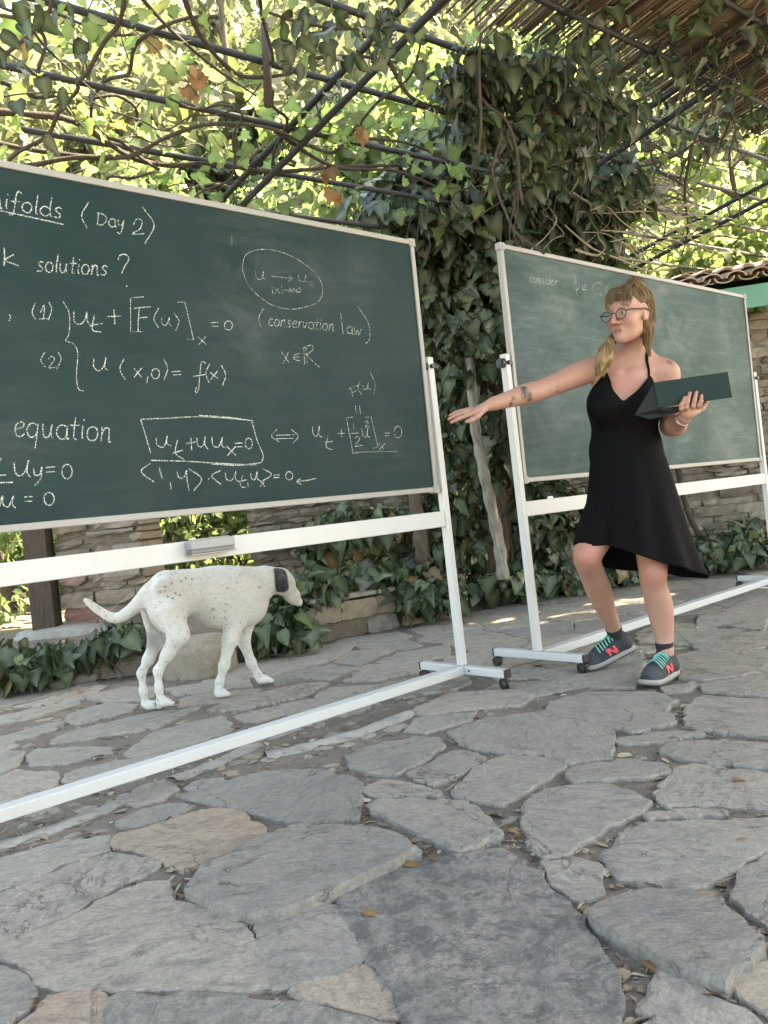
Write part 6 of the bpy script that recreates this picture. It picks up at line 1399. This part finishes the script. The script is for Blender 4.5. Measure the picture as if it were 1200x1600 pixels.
# added tree, crown above the view, shaped to block sun over the terrace
st = thing('added_sun_block_tree', 'added unseen tree whose crown keeps the sun off the terrace', 'tree', (4.4, 8.4, .2))
CR_ = [(A(x, y, z), A(rx, ry, rz)) for x, y, z, rx, ry, rz in ((2.7, 5.9, 6.1, 1.2, 1.3, .8), (4.2, 6.3, 6.2, 1.5, 1.3, .9), (5.4, 6.2, 5.9, 1.2, 1.3, .7), (3.4, 5.0, 6.6, 1.3, 1.2, .8), (3.3, 7.4, 6.5, 1.6, 1.3, .8), (4.6, 4.9, 6.9, 1.2, 1.1, .7), (1.75, 3.6, 6.2, .85, .65, .45), (2.1, 3.9, 6.35, .7, .6, .4), (5.5, 8.3, 6.3, .9, .8, .5))]
P_, d_ = in_ellipsoids(CR_, 7600, .1); n_ = len(P_)
leaf_mesh('crown', (OVAL, HEART), P_, d_*.5+NR.normal(size=(n_, 3))*.6+A(0, 0, -.4), NR.normal(size=(n_, 3))*.5+A(0, 0, 1), .24*(.6+.8*NR.random(n_)), rnd_beta(n_), M['treeleaf'], st)
lb = MB(); fk = A(4.4, 7.9, 4.6); lb.tube(spline([A(4.4, 8.4, .1), A(4.5, 8.2, 2.2), fk], 6), [.2-.006*i for i in range(13)], 10)
for e in CR_: lb.tube(spline([fk, (fk+e[0])/2+A(0, 0, .3), e[0]], 5), [.08-.006*i for i in range(11)], 7)
lb.build('trunk', M['bark'], st, True)
# ------------------------------------------------------------------ leaf litter
n = 2600; P = []
while len(P) < n:
    x, y = RNG.uniform(-60, 1260), RNG.uniform(905, 1640) if RNG.random() < .75 else RNG.uniform(1000, 1110)
    g = ground(x, y)
    if any(inside(g[:2], t) for t in traced): continue
    if y < 1100 and RNG.random() < .7: continue
    P.append((g[0], g[1], -.006+RNG.uniform(0, .007)))
P = np.array(P); ang = NR.random(n)*6.28
lit = leaf_mesh('leaf_litter', (BLADE, OVAL, BLADE), P, np.stack([np.cos(ang), np.sin(ang), NR.normal(size=n)*.15], 1), NR.normal(size=(n, 3))*.25+A(0, 0, 1), .014+.046*NR.random(n)**1.7, NR.random(n), leafmat('litter', [(0, (.13, .09, .06)), (.5, (.25, .18, .12)), (1, (.42, .35, .26))], .05, .8, (1, 1, 1), .1))
tag(lit, 'dry leaf crumbs and twigs lying in the joints between flagstones', None, None, 'stuff')
DRY = [(628, 1352, .05, 'crumpled orange brown leaf at the top of the big speckled slab'), (432, 1300, .045, 'pale tan leaf right of the brownish slab'), (520, 1396, .045, 'curled leaf pair under the raised dark slab\'s edge'), (545, 1380, .04, 'small tan leaf above the curled leaf pair'), (566, 1428, .05, 'narrow pale leaf in the joint left of the big speckled slab'), (385, 1428, .05, 'broken pale leaf below the raised slab\'s left corner'), (283, 1405, .045, 'curled grey leaf beside the large left slab'), (76, 1572, .05, 'pale oval leaf on the tan stone at lower left'), (815, 1310, .04, 'bright orange leaf in the dirt pocket right of centre'), (795, 1298, .04, 'flat pink brown leaf in the dirt pocket'), (1003, 1505, .05, 'thin brown twig like leaf in the lower right pocket'), (1145, 1560, .05, 'pale leaf on the edge of the lower right slab'), (1150, 1318, .035, 'white curled leaf in the right hand joint'), (1142, 1222, .04, 'pale rolled leaf lying on the right hand slab'), (122, 1084, .07, 'rust coloured leaf on the soil at the left terrace edge'), (530, 1348, .035, 'thin tan leaf on the soil under the raised slab')]
for x, y, s_, lab in DRY:
    g = ground(x, y, .0); a_ = RNG.uniform(0, 6.28)
    tag(leaf_mesh('dry_leaf', (RNG.choice([OVAL, OVAL, BLADE, OVAL]),), [g+A(0, 0, .006)], [(math.cos(a_), math.sin(a_)*.9, .1)], [(RNG.uniform(-.4, .4), RNG.uniform(-.4, .4), 1)], [s_*1.05], [RNG.uniform(.4, 1)], M['deadleaf']), lab, 'dry leaf', 'dry leaves on the paving')
